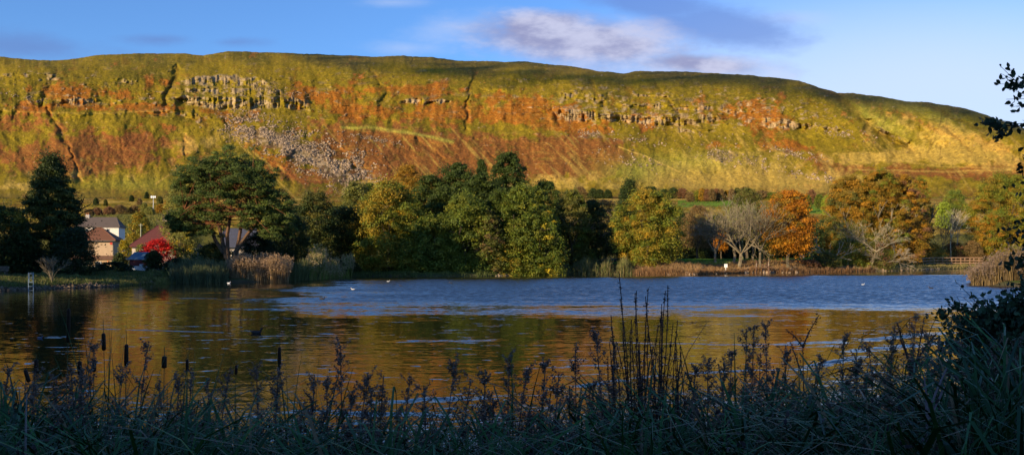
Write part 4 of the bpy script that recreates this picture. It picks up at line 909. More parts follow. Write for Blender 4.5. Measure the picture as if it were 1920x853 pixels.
# white house
D = 226; e = empty('white_house', (hpos(183, D), D, 1.5), 'white two-storey house with slate grey roof behind the beige one', 'house', rz=R(13))
W = 5.0; WH = V3(.78,.68,.60)
g_ = Geo(); g_.box((0, 4, 4.3), (2*W, 8, 9.0), WH); g_.build('wall', M_PLAS, e)
prism_roof('roof', e, -W, W, 0, 8, 8.65, 11.2, .2, 1.6, M_TILE, V3(.13,.10,.085), over=.3)
for wx_, wz_ in ((1.6, 7.6), (2.45, 7.6), (-1.2, 7.6), (-2.6, 7.6), (1.9, 4.6), (-1.6, 4.6)): window(e, wx_, 0, wz_, .62, 1.05, panes=1)
g_ = Geo(); g_.tubes([(.4,-.07,8.6)], [(.4,-.07,.5)], .06, .06, V3(.3,.28,.26)); g_.tubes([(2.05,-.1,6.4)], [(2.05,-.1,3.0)], .13, .13, V3(.35,.33,.3)); g_.build('downpipe', M_METAL, e)
g_ = Geo(); g_.box((4.0, -.9, 3.3), (2.6, 1.8, 3.0), V3(.62,.65,.72)); g_.box((4.0, -.95, 4.9), (2.8, 2.0, .2), V3(.4,.4,.42)); g_.build('porch', M_PLAS, e)
g_ = Geo(); g_.box((-3.2, 4, 11.1), (.9, .9, 1.5), V3(.45,.4,.36)); ch_ = g_.build('chimney', M_PLAS, e)
g_ = Geo(); g_.tubes([(-3.4,4,11.85),(-3.0,4,11.85)], [(-3.4,4,12.25),(-3.0,4,12.25)], .13, .11, V3(.4,.16,.08), 8); g_.build('chimney_pot', M_PLAS, ch_)
# outbuilding
D = 172; e = empty('outbuilding', (hpos(219, D), D, 1.2), 'small white outbuilding with dark roof between the two left houses', 'outbuilding')
g_ = Geo(); g_.box((0, 1.5, 1.4), (2.2, 3, 3.2), V3(.62,.66,.72)); g_.build('wall', M_PLAS, e)
prism_roof('roof', e, -1.1, 1.1, 0, 3, 3.0, 3.7, .1, .1, M_TILE, V3(.06,.06,.065), over=.18, th=.08)
g_ = Geo(); th = np.linspace(0, 2*np.pi, 20, endpoint=False); v = np.concatenate([np.stack([.42*np.cos(th), 0*th-.03, .42*np.sin(th)+1.9], 1), np.stack([.42*np.cos(th), 0*th+.02, .42*np.sin(th)+1.9], 1)]); i_ = np.arange(20)
g_.add(v, [i_[None], np.stack([i_, i_+20, (i_+1) % 20+20, (i_+1) % 20], 1)], V3(.02,.03,.05)); g_.build('window', M_GLASS, e)
# red roofed bungalow
D = 188; e = empty('red_roofed_bungalow', (hpos(300, D), D, 1.2), 'bungalow with large dark red tiled roof behind the red maple', 'house', rz=R(6))
W = 6.1; g_ = Geo(); g_.box((0, 5, 1.6), (2*W-.6, 9.4, 4.0), V3(.5,.42,.36)); g_.build('wall', M_PLAS, e)
rf = prism_roof('roof', e, -W, W, 0, 10, 3.6, 8.9, 5.6, 5.6, M_TILE, V3(.11,.034,.032), over=.4)
g_ = Geo(); a = V3(-1.4,-1.6,3.45, 4.6,-1.6,3.45, 1.6,.6,6.7, 1.6,4.2,6.7, -1.4,3,3.45, 4.6,3,3.45).reshape(6,3); g_.add(a, [np.array([[0,2,3,4],[1,5,3,2],[0,4,5,1]]), np.array([[0,1,2],[4,3,5]])], V3(.17,.045,.04)); g_.pipe([a[2],(a[2]+a[3])/2,a[3]], .09, V3(.3,.08,.06)); g_.pipe([a[0],(a[0]+a[2])/2,a[2]], .09, V3(.3,.08,.06)); g_.pipe([a[1],(a[1]+a[2])/2,a[2]], .09, V3(.3,.08,.06)); g_.build('cross_roof', M_TILE, e)
g_ = Geo(); g_.box((-.1, 5.8, 9.2), (1.7, .8, 1.5), V3(.42,.33,.25)); g_.box((-.1, 5.8, 10.0), (1.85, .95, .12), V3(.35,.28,.2)); ch_ = g_.build('chimney', M_PLAS, rf)
for x_ in (-4.2, -2.6): window(e, x_, .29, 2.2, 1.1, 1.2)
# bluish roofed house behind the pine
D = 142; e = empty('slate_roofed_house', (hpos(452, D), D, 1.1), 'pale house with blue-grey slate roof glimpsed between the pine trunks', 'house', rz=R(20))
W = 2.4; g_ = Geo(); g_.box((0, 3, 1.4), (2*W, 6, 3.6), V3(.5,.42,.36)); g_.build('wall', M_PLAS, e)
prism_roof('roof', e, -W, W, 0, 6, 3.2, 6.2, .15, .15, M_TILE, V3(.085,.09,.125)); g_ = Geo()
window(e, -1.0, 0, 1.9, .9, 1.2)
# garden shed
D = 117; x = hpos(257, D); z = gz1(x, D); e = empty('garden_shed', (x, D, z), 'small maroon garden shed with blue felt roof', 'shed', rz=R(-20))
g_ = Geo(); g_.box((0, 1.3, .72), (2.9, 2.2, 1.5), V3(.10,.022,.026)); g_.add(V3(1.45,.2,1.47, 1.45,2.4,1.47, 1.45,1.3,2.25, -1.45,.2,1.47, -1.45,2.4,1.47, -1.45,1.3,2.25).reshape(6,3), [np.array([[0,1,2],[3,5,4]])], V3(.10,.022,.026))
for i_ in range(9): g_.box((0, .192, .15+i_*.155), (2.88, .02, .02), V3(.05,.012,.014))
g_.build('wall', M_WOOD, e)
g_ = Geo()
for s_ in (-1, 1):
    a = V3(-1.65,1.3+s_*1.32,1.36, 1.65,1.3+s_*1.32,1.36, 1.65,1.3,2.32, -1.65,1.3,2.32).reshape(4,3); g_.add(np.concatenate([a, a+V3(0,0,.07)]), [np.array([[0,1,2,3],[7,6,5,4],[0,4,5,1],[1,5,6,2],[3,7,4,0]])], V3(.07,.13,.19))
g_.build('roof', M_TILE, e)
g_ = Geo(); g_.box((1.463, 1.3, .75), (.03, .75, 1.4), V3(.07,.015,.018)); dr = g_.build('door', M_WOOD, e); g_ = Geo(); g_.box((1.49, 1.55, .75), (.03, .03, .12), V3(.3,.3,.3)); g_.build('handle', M_METAL, dr)
# garden wall
D = 109; x = hpos(271, D); z = gz1(x, D); e = empty('garden_wall', (x, D, z), 'low whitewashed garden wall in front of the shed', 'wall', rz=R(-6))
g_ = Geo(); g_.box((0, 0, .3), (4.6, .22, .75), V3(.55,.58,.62)); g_.box((0, 0, .7), (4.7, .3, .06), V3(.5,.52,.55)); g_.build('wall', M_PLAS, e); e['kind'] = 'thing'
for i_ in (-.4, 1.3):
    g_ = Geo(); g_.box((i_, 0, .84), (.34, .34, .22), V3(.6,.62,.66)); g_.build('pier_cap', M_PLAS, e)
# utility pole, mast
D = 205; e = empty('utility_pole', (hpos(264, D), D, 1.3), 'plain wooden utility pole rising left of the red roof', 'pole')
g_ = Geo(); g_.pipe([(0,0,0),(0,0,4),(0,0,ztop(419, D)-1.3)], [.16,.14,.12], V3(.3,.3,.2)); g_.build('post', M_WOOD, e); g_ = Geo(); g_.box((0, 0, ztop(419, D)-1.7), (1.0, .12, .12), V3(.25,.24,.18)); g_.build('crossbar', M_WOOD, e)
pm = field_pt(287, 398); e = empty('lighting_mast', tuple(pm), 'tall thin mast with white heads standing on the rough slope', 'mast')
D = pm[1]; hh = ztop(368, D)-pm[2]; g_ = Geo(); g_.pipe([(0,0,0),(0,0,hh/2),(0,0,hh)], [.35,.28,.2], V3(.5,.5,.5)); g_.build('post', M_METAL, e)
for i_ in (-1, 0, 1):
    g_ = Geo(); g_.box((i_*1.5, -.1, hh-.6), (.9, .5, 1.6), V3(.75,.78,.85)); g_.build('lamp_head', M_METAL, e)
g_ = Geo(); g_.box((0, .1, hh-.8), (4, .2, .25), V3(.5,.5,.5)); g_.build('crossbar', M_METAL, e)
# bench at the left edge
D = 86; x = hpos(-2, D); z = gz1(x, D); e = empty('park_bench', (x, D, z), 'weathered slatted park bench at the far left edge of the bank', 'bench', rz=R(10))
g_ = Geo(); [g_.box((0, -.18+i_*.16, .45), (1.6, .12, .04), V3(.16,.12,.09)) for i_ in range(3)]; g_.build('seat', M_WOOD, e)
g_ = Geo(); [g_.box((0, .26+i_*.03, .6+i_*.15), (1.6, .03, .11), V3(.16,.12,.09)) for i_ in range(3)]; g_.build('backrest', M_WOOD, e)
for s_ in (-1, 1):
    g_ = Geo(); g_.box((s_*.62, -.2, .2), (.07, .07, .46), V3(.12,.1,.08)); g_.box((s_*.62, .27, .45), (.07, .07, .95), V3(.12,.1,.08)); g_.build('leg', M_WOOD, e)
# metal frame in the shallows
D = 76.5; x = hpos(58, D); e = empty('metal_frame', (x, D, -.9), 'pale blue metal ladder-like frame standing in the shallows at left', 'metal frame')
FC = V3(.17,.24,.32)
for s_ in (-1, 1):
    g_ = Geo(); g_.tubes([(s_*.21, 0, 0)], [(s_*.21, 0, 2.45)], .03, .03, FC, 6); g_.build('post', M_METAL, e)
g_ = Geo(); [g_.tubes([(-.21, 0, z_)], [(.21, 0, z_)], .022, .022, FC, 6) for z_ in (.9, 1.25, 1.6, 2.4)]; g_.build('crossbar', M_METAL, e)
for cz_ in (1.83, 2.12):
    g_ = Geo(); t_ = np.linspace(0, 2*np.pi, 17); g_.pipe(np.stack([.15*np.cos(t_), 0*t_+.0, .25*np.sin(t_)*.9+cz_], 1), .018, FC, 5); g_.build('ring', M_METAL, e)
# bridge
D = 197; x = hpos(1775, D); sc_px = D/F; e = empty('footbridge', (x, D, .35), 'timber footbridge with three-rail parapets over the inlet at right', 'bridge')
TB = V3(.31,.19,.115); bx = lambda u_: (u_-1775)*sc_px; bz = lambda v_: ztop(v_, D)-.35
g_ = Geo(); g_.box(((bx(1752)+bx(1842))/2, 1.0, bz(497.5)), (bx(1842)-bx(1752), 2.0, .16), TB*.8)
for i_ in range(40): g_.box((bx(1752)+i_*(bx(1842)-bx(1752))/40+.13, 1.0, bz(497.5)+.095), (.23, 2.1, .03), TB*.85)
g_.build('deck', M_WOOD, e)
for yy_ in (.06, 1.9):
    g_ = Geo(); g_.box(((bx(1748)+bx(1842))/2, yy_, bz(499.2)), (bx(1842)-bx(1748), .14, .36), TB*.62); g_.build('beam', M_WOOD, e)
for side, yy_ in (('near', -.1), ('far', 2.1)):
    for i_, u_ in enumerate((1708, 1731, 1752, 1767, 1784, 1801, 1818, 1835)):
        top_ = 487 if i_ == 0 else (484.5 if i_ == 1 else 482.5)
        g_ = Geo(); g_.box((bx(u_), yy_, (bz(top_)+bz(498 if i_ > 1 else 500))/2), (.13, .12, bz(top_)-bz(498 if i_ > 1 else 500)), TB); g_.build('post', M_WOOD, e)
    for dv in (0, 5.2, 10.0):
        g_ = Geo(); pts = [(1708, 487.2+dv), (1731, 485+dv), (1752, 483.3+dv), (1842, 483.3+dv)]
        for (ua, va), (ub, vb_) in zip(pts[:-1], pts[1:]):
            g_.tubes([(bx(ua), yy_-.1, bz(va))], [(bx(ub), yy_-.1, bz(vb_))], .085, .085, TB*1.1, 4)
        g_.build('rail', M_WOOD, e)
g_ = Geo(); g_.box((bx(1757), 1.0, bz(500.5)), (1.3, 2.4, .9), V3(.2,.18,.15)); g_.build('abutment', M_ROCK, e)
# notice board
D = 144; x = hpos(1361, D); z = gz1(x, D); e = empty('notice_board', (x, D, z), 'small white notice board on a post at the water edge', 'sign')
zt = ztop(494.6, D)-z; g_ = Geo(); g_.tubes([(0,.05,-.2)], [(0,.05,zt-.1)], .05, .05, V3(.75,.75,.75), 6); g_.build('post', M_METAL, e)
g_ = Geo(); g_.box((-.135, 0, zt-.3), (.25, .04, .56), V3(.82,.8,.76)); g_.box((.135, 0, zt-.3), (.25, .04, .56), V3(.82,.8,.76)); g_.box((0, .026, zt-.3), (.5, .01, .5), V3(.3,.3,.3)); g_.build('panel', M_METAL, e)
def stone(label, u, D, s_, col, dz=0):
    x = hpos(u, D); v = sv*V3(s_, s_*.7, s_*.55)*rng.uniform(.85, 1.15, (len(sv), 1)); g_ = Geo(); g_.add(v, [sf4, sf3], col)
    o = g_.build('boulder', M_ROCK, loc=(x, D, max(gz1(x, D), 0)+s_*.25+dz)); tag(o, label, 'rock'); return o
stone('small whitish stone just left of the notice board', 1357, 143, .28, V3(.6,.56,.5)); stone('grey stone at the water edge left of the notice board', 1317, 144, .28, V3(.35,.32,.3)); stone('pale grey stone near the left end of the grassy point', 1304, 143.6, .34, V3(.35,.3,.26))
# broken fence
D = 148; e = empty('broken_fence', (hpos(1430, D), D, gz1(hpos(1430, D), D)), 'old broken timber fence with sagging rail on the shore', 'fence')
bz0 = gz1(hpos(1430, D), D); dxp = lambda u_: (u_-1430)*D/F
for (u_, vt_, ln) in ((1418, 488, .12), (1441, 485, -.05)):
    g_ = Geo(); zt = ztop(vt_, D)-bz0; g_.pipe([(dxp(u_)-ln, 0, -.5), (dxp(u_), 0, zt*.5), (dxp(u_)+ln*.3, 0, zt)], [.2, .12, .07], V3(.12,.07,.05), 6); g_.pipe([(dxp(u_)-ln*.1,-.09,zt*.55),(dxp(u_)+ln*.1,-.07,zt*.8)], [.05,.04], V3(.33,.28,.22), 6); g_.build('post', M_BARK, e)
for dv in (0, 4.5):
    g_ = Geo(); g_.pipe([(dxp(1418), -.05, ztop(494+dv, D)-bz0), (dxp(1426), -.05, ztop(497.5+dv, D)-bz0), (dxp(1434), -.05, ztop(497.5+dv, D)-bz0), (dxp(1441), -.05, ztop(493+dv, D)-bz0)], .06, V3(.13,.08,.06), 5); g_.build('rail', M_BARK, e)
D = 168
for lb, u_, vt_ in (('left of two short timber posts right of the orange tree', 1501, 477), ('right of two short timber posts right of the orange tree', 1506.5, 478)):
    x = hpos(u_, D); z = gz1(x, D); g_ = Geo(); g_.box((0, 0, (ztop(vt_, D)-z)/2-.2), (.3, .25, ztop(vt_, D)-z+.4), V3(.22,.15,.1)); g_.box((0, 0, ztop(vt_, D)-z+.01), (.36, .31, .05), V3(.25,.17,.11)); o = g_.build('timber_post', M_WOOD, loc=(x, D, z)); tag(o, lb, 'post')
# ---------------------------------------------------------------- shore stones (stuff)
def shore_rocks(name, u0, u1, v0, n, smin, smax, label, dspread=1.0, col=1.0):
    def sam():
        u_ = rng.uniform(u0, u1); D_ = Dw(v0(u_))+rng.uniform(-.1, dspread); x_ = hpos(u_, D_); return V3(x_, D_, max(gz1(x_, D_), -.02))
    o = rockset(n, sam, smin, smax, name, col); tag(o, label, 'stones', kind='stuff')
shv = lambda u_: np.interp(u_, [p[0] for p in SH], [p[1] for p in SH])
shore_rocks('shore_stones', 1395, 1500, shv, 260, .1, .45, 'pale rubble along the water under the old fence', 3)
shore_rocks('shore_stones', 1230, 1395, shv, 110, .08, .3, 'scattered stones under the brown bank of the point', 1.2)
shore_rocks('shore_stones', 930, 1062, shv, 300, .1, .28, 'pale stone edging at the right end of the central group', .5)
shore_rocks('shore_stones', -40, 320, shv, 900, .08, .24, 'rough stone edging of the left bank', .45, .5)
shore_rocks('shore_stones', 1640, 1760, shv, 150, .1, .35, 'pale stones along the shore before the footbridge', 1.2)
# ---------------------------------------------------------------- reeds and grass on the far shore (stuff)
def reedbed(name, label, u0, u1, Da, Db, hfun, n, c1, c2, w_=.05, plume=None, spread=.35, kind='stuff'):
    g_ = Geo(); u_ = rng.uniform(u0, u1, n); D_ = rng.uniform(Da, Db, n) if np.isscalar(Da) else Da(u_)+rng.random(n)*Db
    x_ = (u_-CX)/F*D_; z_ = np.maximum(gz(x_, D_), -.1); clump = fbm(x_*1.3, D_*.6, 3); L = np.maximum(.15, hfun(u_, D_)*(1+.45*clump)*rng.uniform(.4, 1.12, n))
    ph = rng.random(n)*6.28; c_ = np.asarray(c1)[None]+(np.asarray(c2)-np.asarray(c1))[None]*rng.random((n, 1)); c_ = c_*rng.uniform(.7, 1.3, (n, 1))
    tip = g_.blades(np.stack([x_, D_, z_], 1), ph, L, w_, rng.uniform(0, .22, n), rng.uniform(.1, .4, n)+spread*1.5*rng.random(n)**2, c_*(1+.35*clump[:, None]), 4, 2.0, tipw=.35)
    if plume is not None:
        m_ = rng.random(n) < .55; t_ = tip[m_]; k_ = len(t_)
        for _ in range(3): g_.leaves(t_+rng.normal(size=(k_, 3))*V3(.05, .05, .10)-V3(0, 0, .05), rng.normal(size=(k_, 3))*V3(1,1,.3), .2, np.asarray(plume)[None]*rng.uniform(.7, 1.3, (k_, 1)), .45)
    o = g_.build(name, M_LEAF); tag(o, label, 'reeds' if 'reed' in name else 'grass', kind=kind); return o
HN = lambda u_, s_=11.: fbm(np.asarray(u_)/s_, np.zeros(len(u_))+3, 3)
reedbed('reed_bed', 'tan reed bed standing in the water below the pine', 430, 541, 99, 104, lambda u, D: 2.0+HN(u)*.6, 9000, V3(.22,.14,.07), V3(.30,.20,.09), .055, V3(.30,.20,.12))
reedbed('reed_bed', 'grey-green reeds left of the tan reed bed', 318, 428, lambda u: Dw(shv(u))-.5, 7.0, lambda u, D: 1.5+HN(u)*.5, 8000, V3(.06,.09,.04), V3(.12,.13,.06), .06)
reedbed('reed_bed', 'green reeds right of the tan reed bed', 538, 600, lambda u: Dw(shv(u))-.3, 5.0, lambda u, D: 1.6+HN(u)*.6, 4000, V3(.07,.10,.03), V3(.14,.13,.05), .06)
reedbed('reed_bed', 'straw and green tufts of reed beside the golden sycamore', 580, 660, lambda u: Dw(shv(u))-.3, 5.0, lambda u, D: 2.1+HN(u, 7)*1.6, 6500, V3(.12,.20,.02), V3(.34,.26,.10), .06, V3(.38,.29,.15), .5)
reedbed('reed_bed', 'brown withered reeds on the spit at the right edge', 1822, 1960, 88.5, 100, lambda u, D: 1.3+1.3*sstep(u, 1825, 1875)+HN(u)*.7, 15000, V3(.12,.08,.04), V3(.20,.14,.06), .05, V3(.17,.12,.09), .9)
reedbed('bank_grass', 'tall pale grass mounds between the central group and the point', 1040, 1190, lambda u: Dw(shv(u))-.2, 7.0, lambda u, D: np.clip(.5+HN(u, 16)*2.2+.7*np.exp(-((u-1130)/40)**2), .3, 2.2), 9000, V3(.09,.13,.03), V3(.20,.15,.07), .06, None, .9)
reedbed('bank_grass', 'brown rough grass covering the point', 1185, 1510, lambda u: Dw(shv(u))-.1, 9.0, lambda u, D: .42+HN(u, 9)*.35, 30000, V3(.20,.12,.055), V3(.32,.20,.09), .05, None, .9)
reedbed('bank_grass', 'rusty fringe of plants along the water under the point', 1185, 1640, lambda u: Dw(shv(u))-.2, 1.0, lambda u, D: .7+HN(u, 6)*.5, 7000, V3(.16,.075,.03), V3(.26,.15,.07), .05, None, .7)
reedbed('bank_grass', 'green mown grass strip behind the point', 1200, 1520, lambda u: Dw(shv(u))+9.0, 9.0, lambda u, D: .14+0*u, 12000, V3(.11,.21,.02), V3(.14,.24,.03), .06, None, .9)
reedbed('bank_grass', 'rough grass and weeds on the left bank', -60, 330, lambda u: Dw(shv(u))+.1, 16.0, lambda u, D: .22+HN(u, 9)*.2, 26000, V3(.07,.12,.02), V3(.16,.13,.05), .05, None, .9)
reedbed('bank_grass', 'yellowing weeds trailing over the left bank into the water', 225, 330, lambda u: Dw(shv(u))-.5, 1.4, lambda u, D: .45+HN(u, 6)*.3, 2500, V3(.12,.14,.03), V3(.24,.20,.06), .06, None, .9)
reedbed('bank_grass', 'low plants along the shore from the birches to the bridge', 1600, 1850, lambda u: Dw(shv(u))-.1, 9.0, lambda u, D: .5+HN(u, 9)*.4, 10000, V3(.12,.13,.03), V3(.28,.20,.09), .06, None, .9)
reedbed('bank_grass', 'grass under the central trees at the water line', 660, 1060, lambda u: Dw(shv(u))-.1, 2.5, lambda u, D: .35+HN(u, 9)*.3, 7000, V3(.06,.10,.02), V3(.14,.15,.04), .06, None, .9)
# ---------------------------------------------------------------- water birds
def duck(label, u, v, L, face, body, head=None, bill=V3(.35,.22,.03), name='duck', cat='duck', neck=1.0):
    D_ = Dw(v); e = empty(name, (hpos(u, D_), D_, 0), label, cat, rz=0 if face > 0 else math.pi)
    g_ = Geo(); s_ = L; head = body if head is None else head
    P_ = np.array([(-.52,0,.20),(-.42,0,.15),(-.25,0,.10),(0,0,.07),(.22,0,.09),(.34,0,.16),(.37,0,.27*neck),(.39,0,.36*neck),(.43,0,.42*neck),(.52,0,.41*neck),(.56,0,.40*neck)])*s_
    r_ = np.array([.015,.07,.135,.17,.15,.10,.06,.058,.085,.06,.02])*s_
    cc = np.repeat(np.array([body]*6+[head]*5), 10, 0); g_.pipe(P_, r_, cc, 10); g_.build('body', M_FEATH, e, smooth=True)
    g_ = Geo(); g_.pipe(np.array([(.53,0,.405*neck),(.60,0,.395*neck),(.67,0,.385*neck)])*s_, np.array([.03,.026,.016])*s_, bill, 6); g_.build('beak', M_FEATH, e)
    return e
DKD = V3(.03,.028,.03)
duck('dark duck swimming right, trailing a wake, in the left half of the loch', 481, 625, .46, 1, DKD)
duck('small dark duck ahead of the long wake below the green reeds', 604, 561, .42, 1, DKD)
duck('pale grey gull floating alone in the dark water at left', 75, 634, .22, 1, V3(.12,.14,.2), name='gull', cat='gull')
duck('white gull resting on the water in front of the green reeds', 662, 543, .38, -1, V3(.48,.48,.5), name='gull', cat='gull')
duck('white gull under the golden sycamore', 728, 528, .36, 1, V3(.48,.48,.5), name='gull', cat='gull')
duck('dark coot under the middle of the central trees', 846, 531, .36, -1, DKD, name='coot', cat='coot')
duck('dark coot to the right of the gull under the golden sycamore', 752, 536, .3, -1, DKD, name='coot', cat='coot')
duck('white gull at the left tip of the tan reed bed', 429, 531, .36, 1, V3(.6,.62,.7), name='gull', cat='gull')
duck('brown duck by the water edge left of the tan reed bed', 415, 529.5, .34, -1, V3(.5,.25,.15))
duck('dark duck on the blue water left of the right-hand spit', 1746, 541, .42, -1, DKD)
duck('dark duck close to the shore left of the footbridge', 1710, 516, .5, -1, DKD)
duck('tiny white gull far out on the blue water at right', 1618, 534, .34, 1, V3(.48,.48,.5), name='gull', cat='gull')
# ================================================================ NEAR BANK PLANTS
OUT = np.array([(-60,705),(0,710),(100,720),(250,715),(330,735),(480,750),(700,760),(900,762),(1000,745),(1120,730),(1200,695),(1290,705),(1400,715),(1500,700),(1600,700),(1700,690),(1780,650),(1850,610),(1920,590),(2000,590)], float)
SG1, SG2 = V3(.010,.034,.010), V3(.045,.125,.030)
def sedge(n_t, Da, Db, name, label, lenk=1.0, blades_per=34, seed=0):
    g_ = Geo(); B, PH, LL, WW, T0, T1, CC = [], [], [], [], [], [], []
    for i in range(n_t):
        D_ = Da+(Db-Da)*rng.random(); u_ = rng.uniform(-120, 2040); x_ = hpos(u_, D_); z_ = gz1(x_, D_)
        vt_ = np.interp(u_, OUT[:, 0], OUT[:, 1])+110*rng.random()**1.3-12; H = (ztop(vt_, D_)-z_)*lenk
        if H < .15: continue
        k_ = blades_per; c0 = SG1+(SG2-SG1)*rng.random(); dry = rng.random(k_) < .07
        c_ = np.where(dry[:, None], V3(.16,.11,.055), c0)*rng.uniform(.6, 1.35, (k_, 1))
        B.append(np.stack([x_+rng.normal(size=k_)*.07, D_+rng.normal(size=k_)*.07, np.full(k_, z_-.03)], 1)); PH.append(rng.random(k_)*6.28)
        LL.append(H*rng.uniform(.45, 1.0, k_)); WW.append(rng.uniform(.012, .026, k_)); T0.append(rng.uniform(.02, .30, k_)); T1.append(rng.uniform(.8, 3.6, k_)); CC.append(c_)
    T0_, T1_ = np.concatenate(T0), np.concatenate(T1); ts = (np.arange(8)+.5)/8
    pk = np.max(np.cumsum(np.cos(T0_[:, None]+(T1_-T0_)[:, None]*ts[None]**3.0), 1), 1)/8
    LLs = np.concatenate(LL)/np.maximum(pk, .35)
    g_.blades(np.concatenate(B), np.concatenate(PH), LLs, np.concatenate(WW), np.concatenate(T0), np.concatenate(T1), np.concatenate(CC), 8, 3.0, tipcol=None)
    o = g_.build(name, M_NEAR); tag(o, label, 'sedge', kind='stuff')
sedge(520, 3.0, 5.6, 'sedge', 'mass of arching blue-green sedge leaves along the near bank', 1.0, 30)
sedge(240, 5.2, 7.0, 'sedge', 'outer row of sedge leaves at the near water edge', .92, 22)
sedge(260, 2.5, 3.4, 'sedge', 'dark sedge tufts closest to the viewer', .8, 26)
# finer dry grass and weeds low down
def weeds(n, Da, Db, u0, u1, name, label, hl, c1, c2):
    g_ = Geo(); D_ = rng.uniform(Da, Db, n); u_ = rng.uniform(u0, u1, n); x_ = hpos(u_, D_); z_ = gz(x_, D_)
    H = np.maximum(.1, (EYE-(np.interp(u_, OUT[:, 0], OUT[:, 1])-HZ)/F*D_-z_))*hl
    c_ = (c1+(c2-c1)*rng.random((n, 1)))*rng.uniform(.6, 1.3, (n, 1))
    g_.blades(np.stack([x_, D_, z_], 1), rng.random(n)*6.28, H*rng.uniform(.6, 1.15, n), rng.uniform(.002, .006, n), rng.uniform(0, .35, n), rng.uniform(.2, 1.5, n), c_, 6, 1.5)
    o = g_.build(name, M_NEAR); tag(o, label, 'grass', kind='stuff')
weeds(3600, 2.6, 6.6, -80, 2000, 'dry_grass', 'fine dry grass stems tangled through the near sedge', .8, V3(.07,.05,.04), V3(.15,.11,.08))
weeds(5000, 2.6, 7.5, 1480, 2020, 'bank_grass', 'dense dark grass at the right end of the near bank', .9, V3(.03,.055,.02), V3(.10,.08,.045))
gl = Geo(); n = 34000; D_ = rng.uniform(2.5, 6.3, n); u_ = rng.uniform(-60, 2000, n); x_ = hpos(u_, D_); z_ = gz(x_, D_); H = np.maximum(.08, EYE-(np.interp(u_, OUT[:, 0], OUT[:, 1])+45-HZ)/F*D_-z_)
cl_ = np.array([(.03,.05,.02),(.05,.035,.03),(.09,.06,.045),(.02,.04,.018),(.04,.03,.03)])
keep = fbm(x_*2.2, D_*2.2, 3) > -.15
gl.leaves(np.stack([x_, D_, z_+H*rng.random(n)], 1)[keep], (rng.normal(size=(n, 3))+V3(0, -.2, .5))[keep], rng.uniform(.010, .026, n)[keep], (cl_[rng.integers(5, size=n)]*rng.uniform(.6, 1.3, (n, 1)))[keep], .55, oval=True)
o = gl.build('undergrowth', M_NEAR); tag(o, 'small withered leaves of the undergrowth on the near bank', 'undergrowth', kind='stuff')

ONES = ['','first','second','third','fourth','fifth','sixth','seventh','eighth','ninth','tenth','eleventh','twelfth','thirteenth','fourteenth','fifteenth','sixteenth','seventeenth','eighteenth','nineteenth']
def ordw(i):
    if i < 20: return ONES[i]
    t = ['twent','thirt','fort','fift'][i//10-2]
    return t+'ieth' if i % 10 == 0 else t+'y-'+ONES[i % 10]
FL1, FL2 = V3(.16,.105,.08), V3(.30,.215,.165)
def willowherb(label, u, vt, D, k_=2, dens=1.0, col=None, group='seeding willowherb stalks along the near bank'):
    x = hpos(u, D); z = gz1(x, D); e = empty('willowherb', (x, D, z), label, 'plant', group)
    Ht = ztop(vt, D)-z
    for j in range(k_):
        H = Ht*(1 if j == 0 else rng.uniform(.78, .95)); ox, oy = (0, 0) if j == 0 else rng.normal(size=2)*.06
        lean = rng.normal(size=2)*.04*H; t = np.linspace(0, 1, 9)
        pts = np.stack([ox*(1-.2*t)+lean[0]*(t**2-1)*(j == 0)+lean[0]*t**2*(j > 0)+.012*np.sin(t*7+j), oy+lean[1]*t, H*t-.03*(1-t)], 1)
        g_ = Geo(); g_.pipe(pts, np.linspace(.0048, .0016, 9), V3(.13,.085,.075), 5)
        # side twigs carrying the fluff
        n = int(rng.uniform(34, 50)*dens); tt = .52+.48*rng.random(n)**.8; P_ = np.stack([np.interp(tt, t, pts[:, q]) for q in range(3)], 1)
        a = rng.random(n)*6.28; ln = (.085*(1.08-tt)**.6+.016)*rng.uniform(.5, 1.5, n)*min(1.25, H)
        Q = P_+np.stack([np.cos(a)*ln*.75, np.sin(a)*ln*.75, ln*.85], 1)
                # dead hanging leaves lower down
        m = int(16*dens); tl = rng.uniform(.2, .62, m); PL_ = np.stack([np.interp(tl, t, pts[:, q]) for q in range(3)], 1); al = rng.random(m)*6.28
        g_.blades(PL_, al, rng.uniform(.04, .11, m), rng.uniform(.006, .014, m), rng.uniform(.9, 1.5, m), rng.uniform(1.9, 2.9, m), V3(.12,.085,.07)*rng.uniform(.6, 1.3, (m, 1)), 3)
        g_.build('stem', M_NEAR, e)
        f_ = Geo(); q_ = 24; f_.tubes(P_, Q, .0014, .0009, V3(.15,.10,.09), 3); hi = pts[4:]+V3(.001, 0, 0); f_.pipe(hi, .0022, V3(.13,.09,.08), 4)
        w0 = rng.random((n, q_, 1)); C_ = (P_[:, None]*(1-w0)+Q[:, None]*w0+rng.normal(size=(n, q_, 3))*.006).reshape(-1, 3)
        cc = (FL1+(FL2-FL1)*rng.random((len(C_), 1)))*rng.uniform(.6, 1.25, (len(C_), 1)) if col is None else col*rng.uniform(.6, 1.3, (len(C_), 1))
        f_.leaves(C_, rng.normal(size=C_.shape), rng.uniform(.007, .019, len(C_)), cc, .55); f_.build('seed_plume', M_NEAR, e)
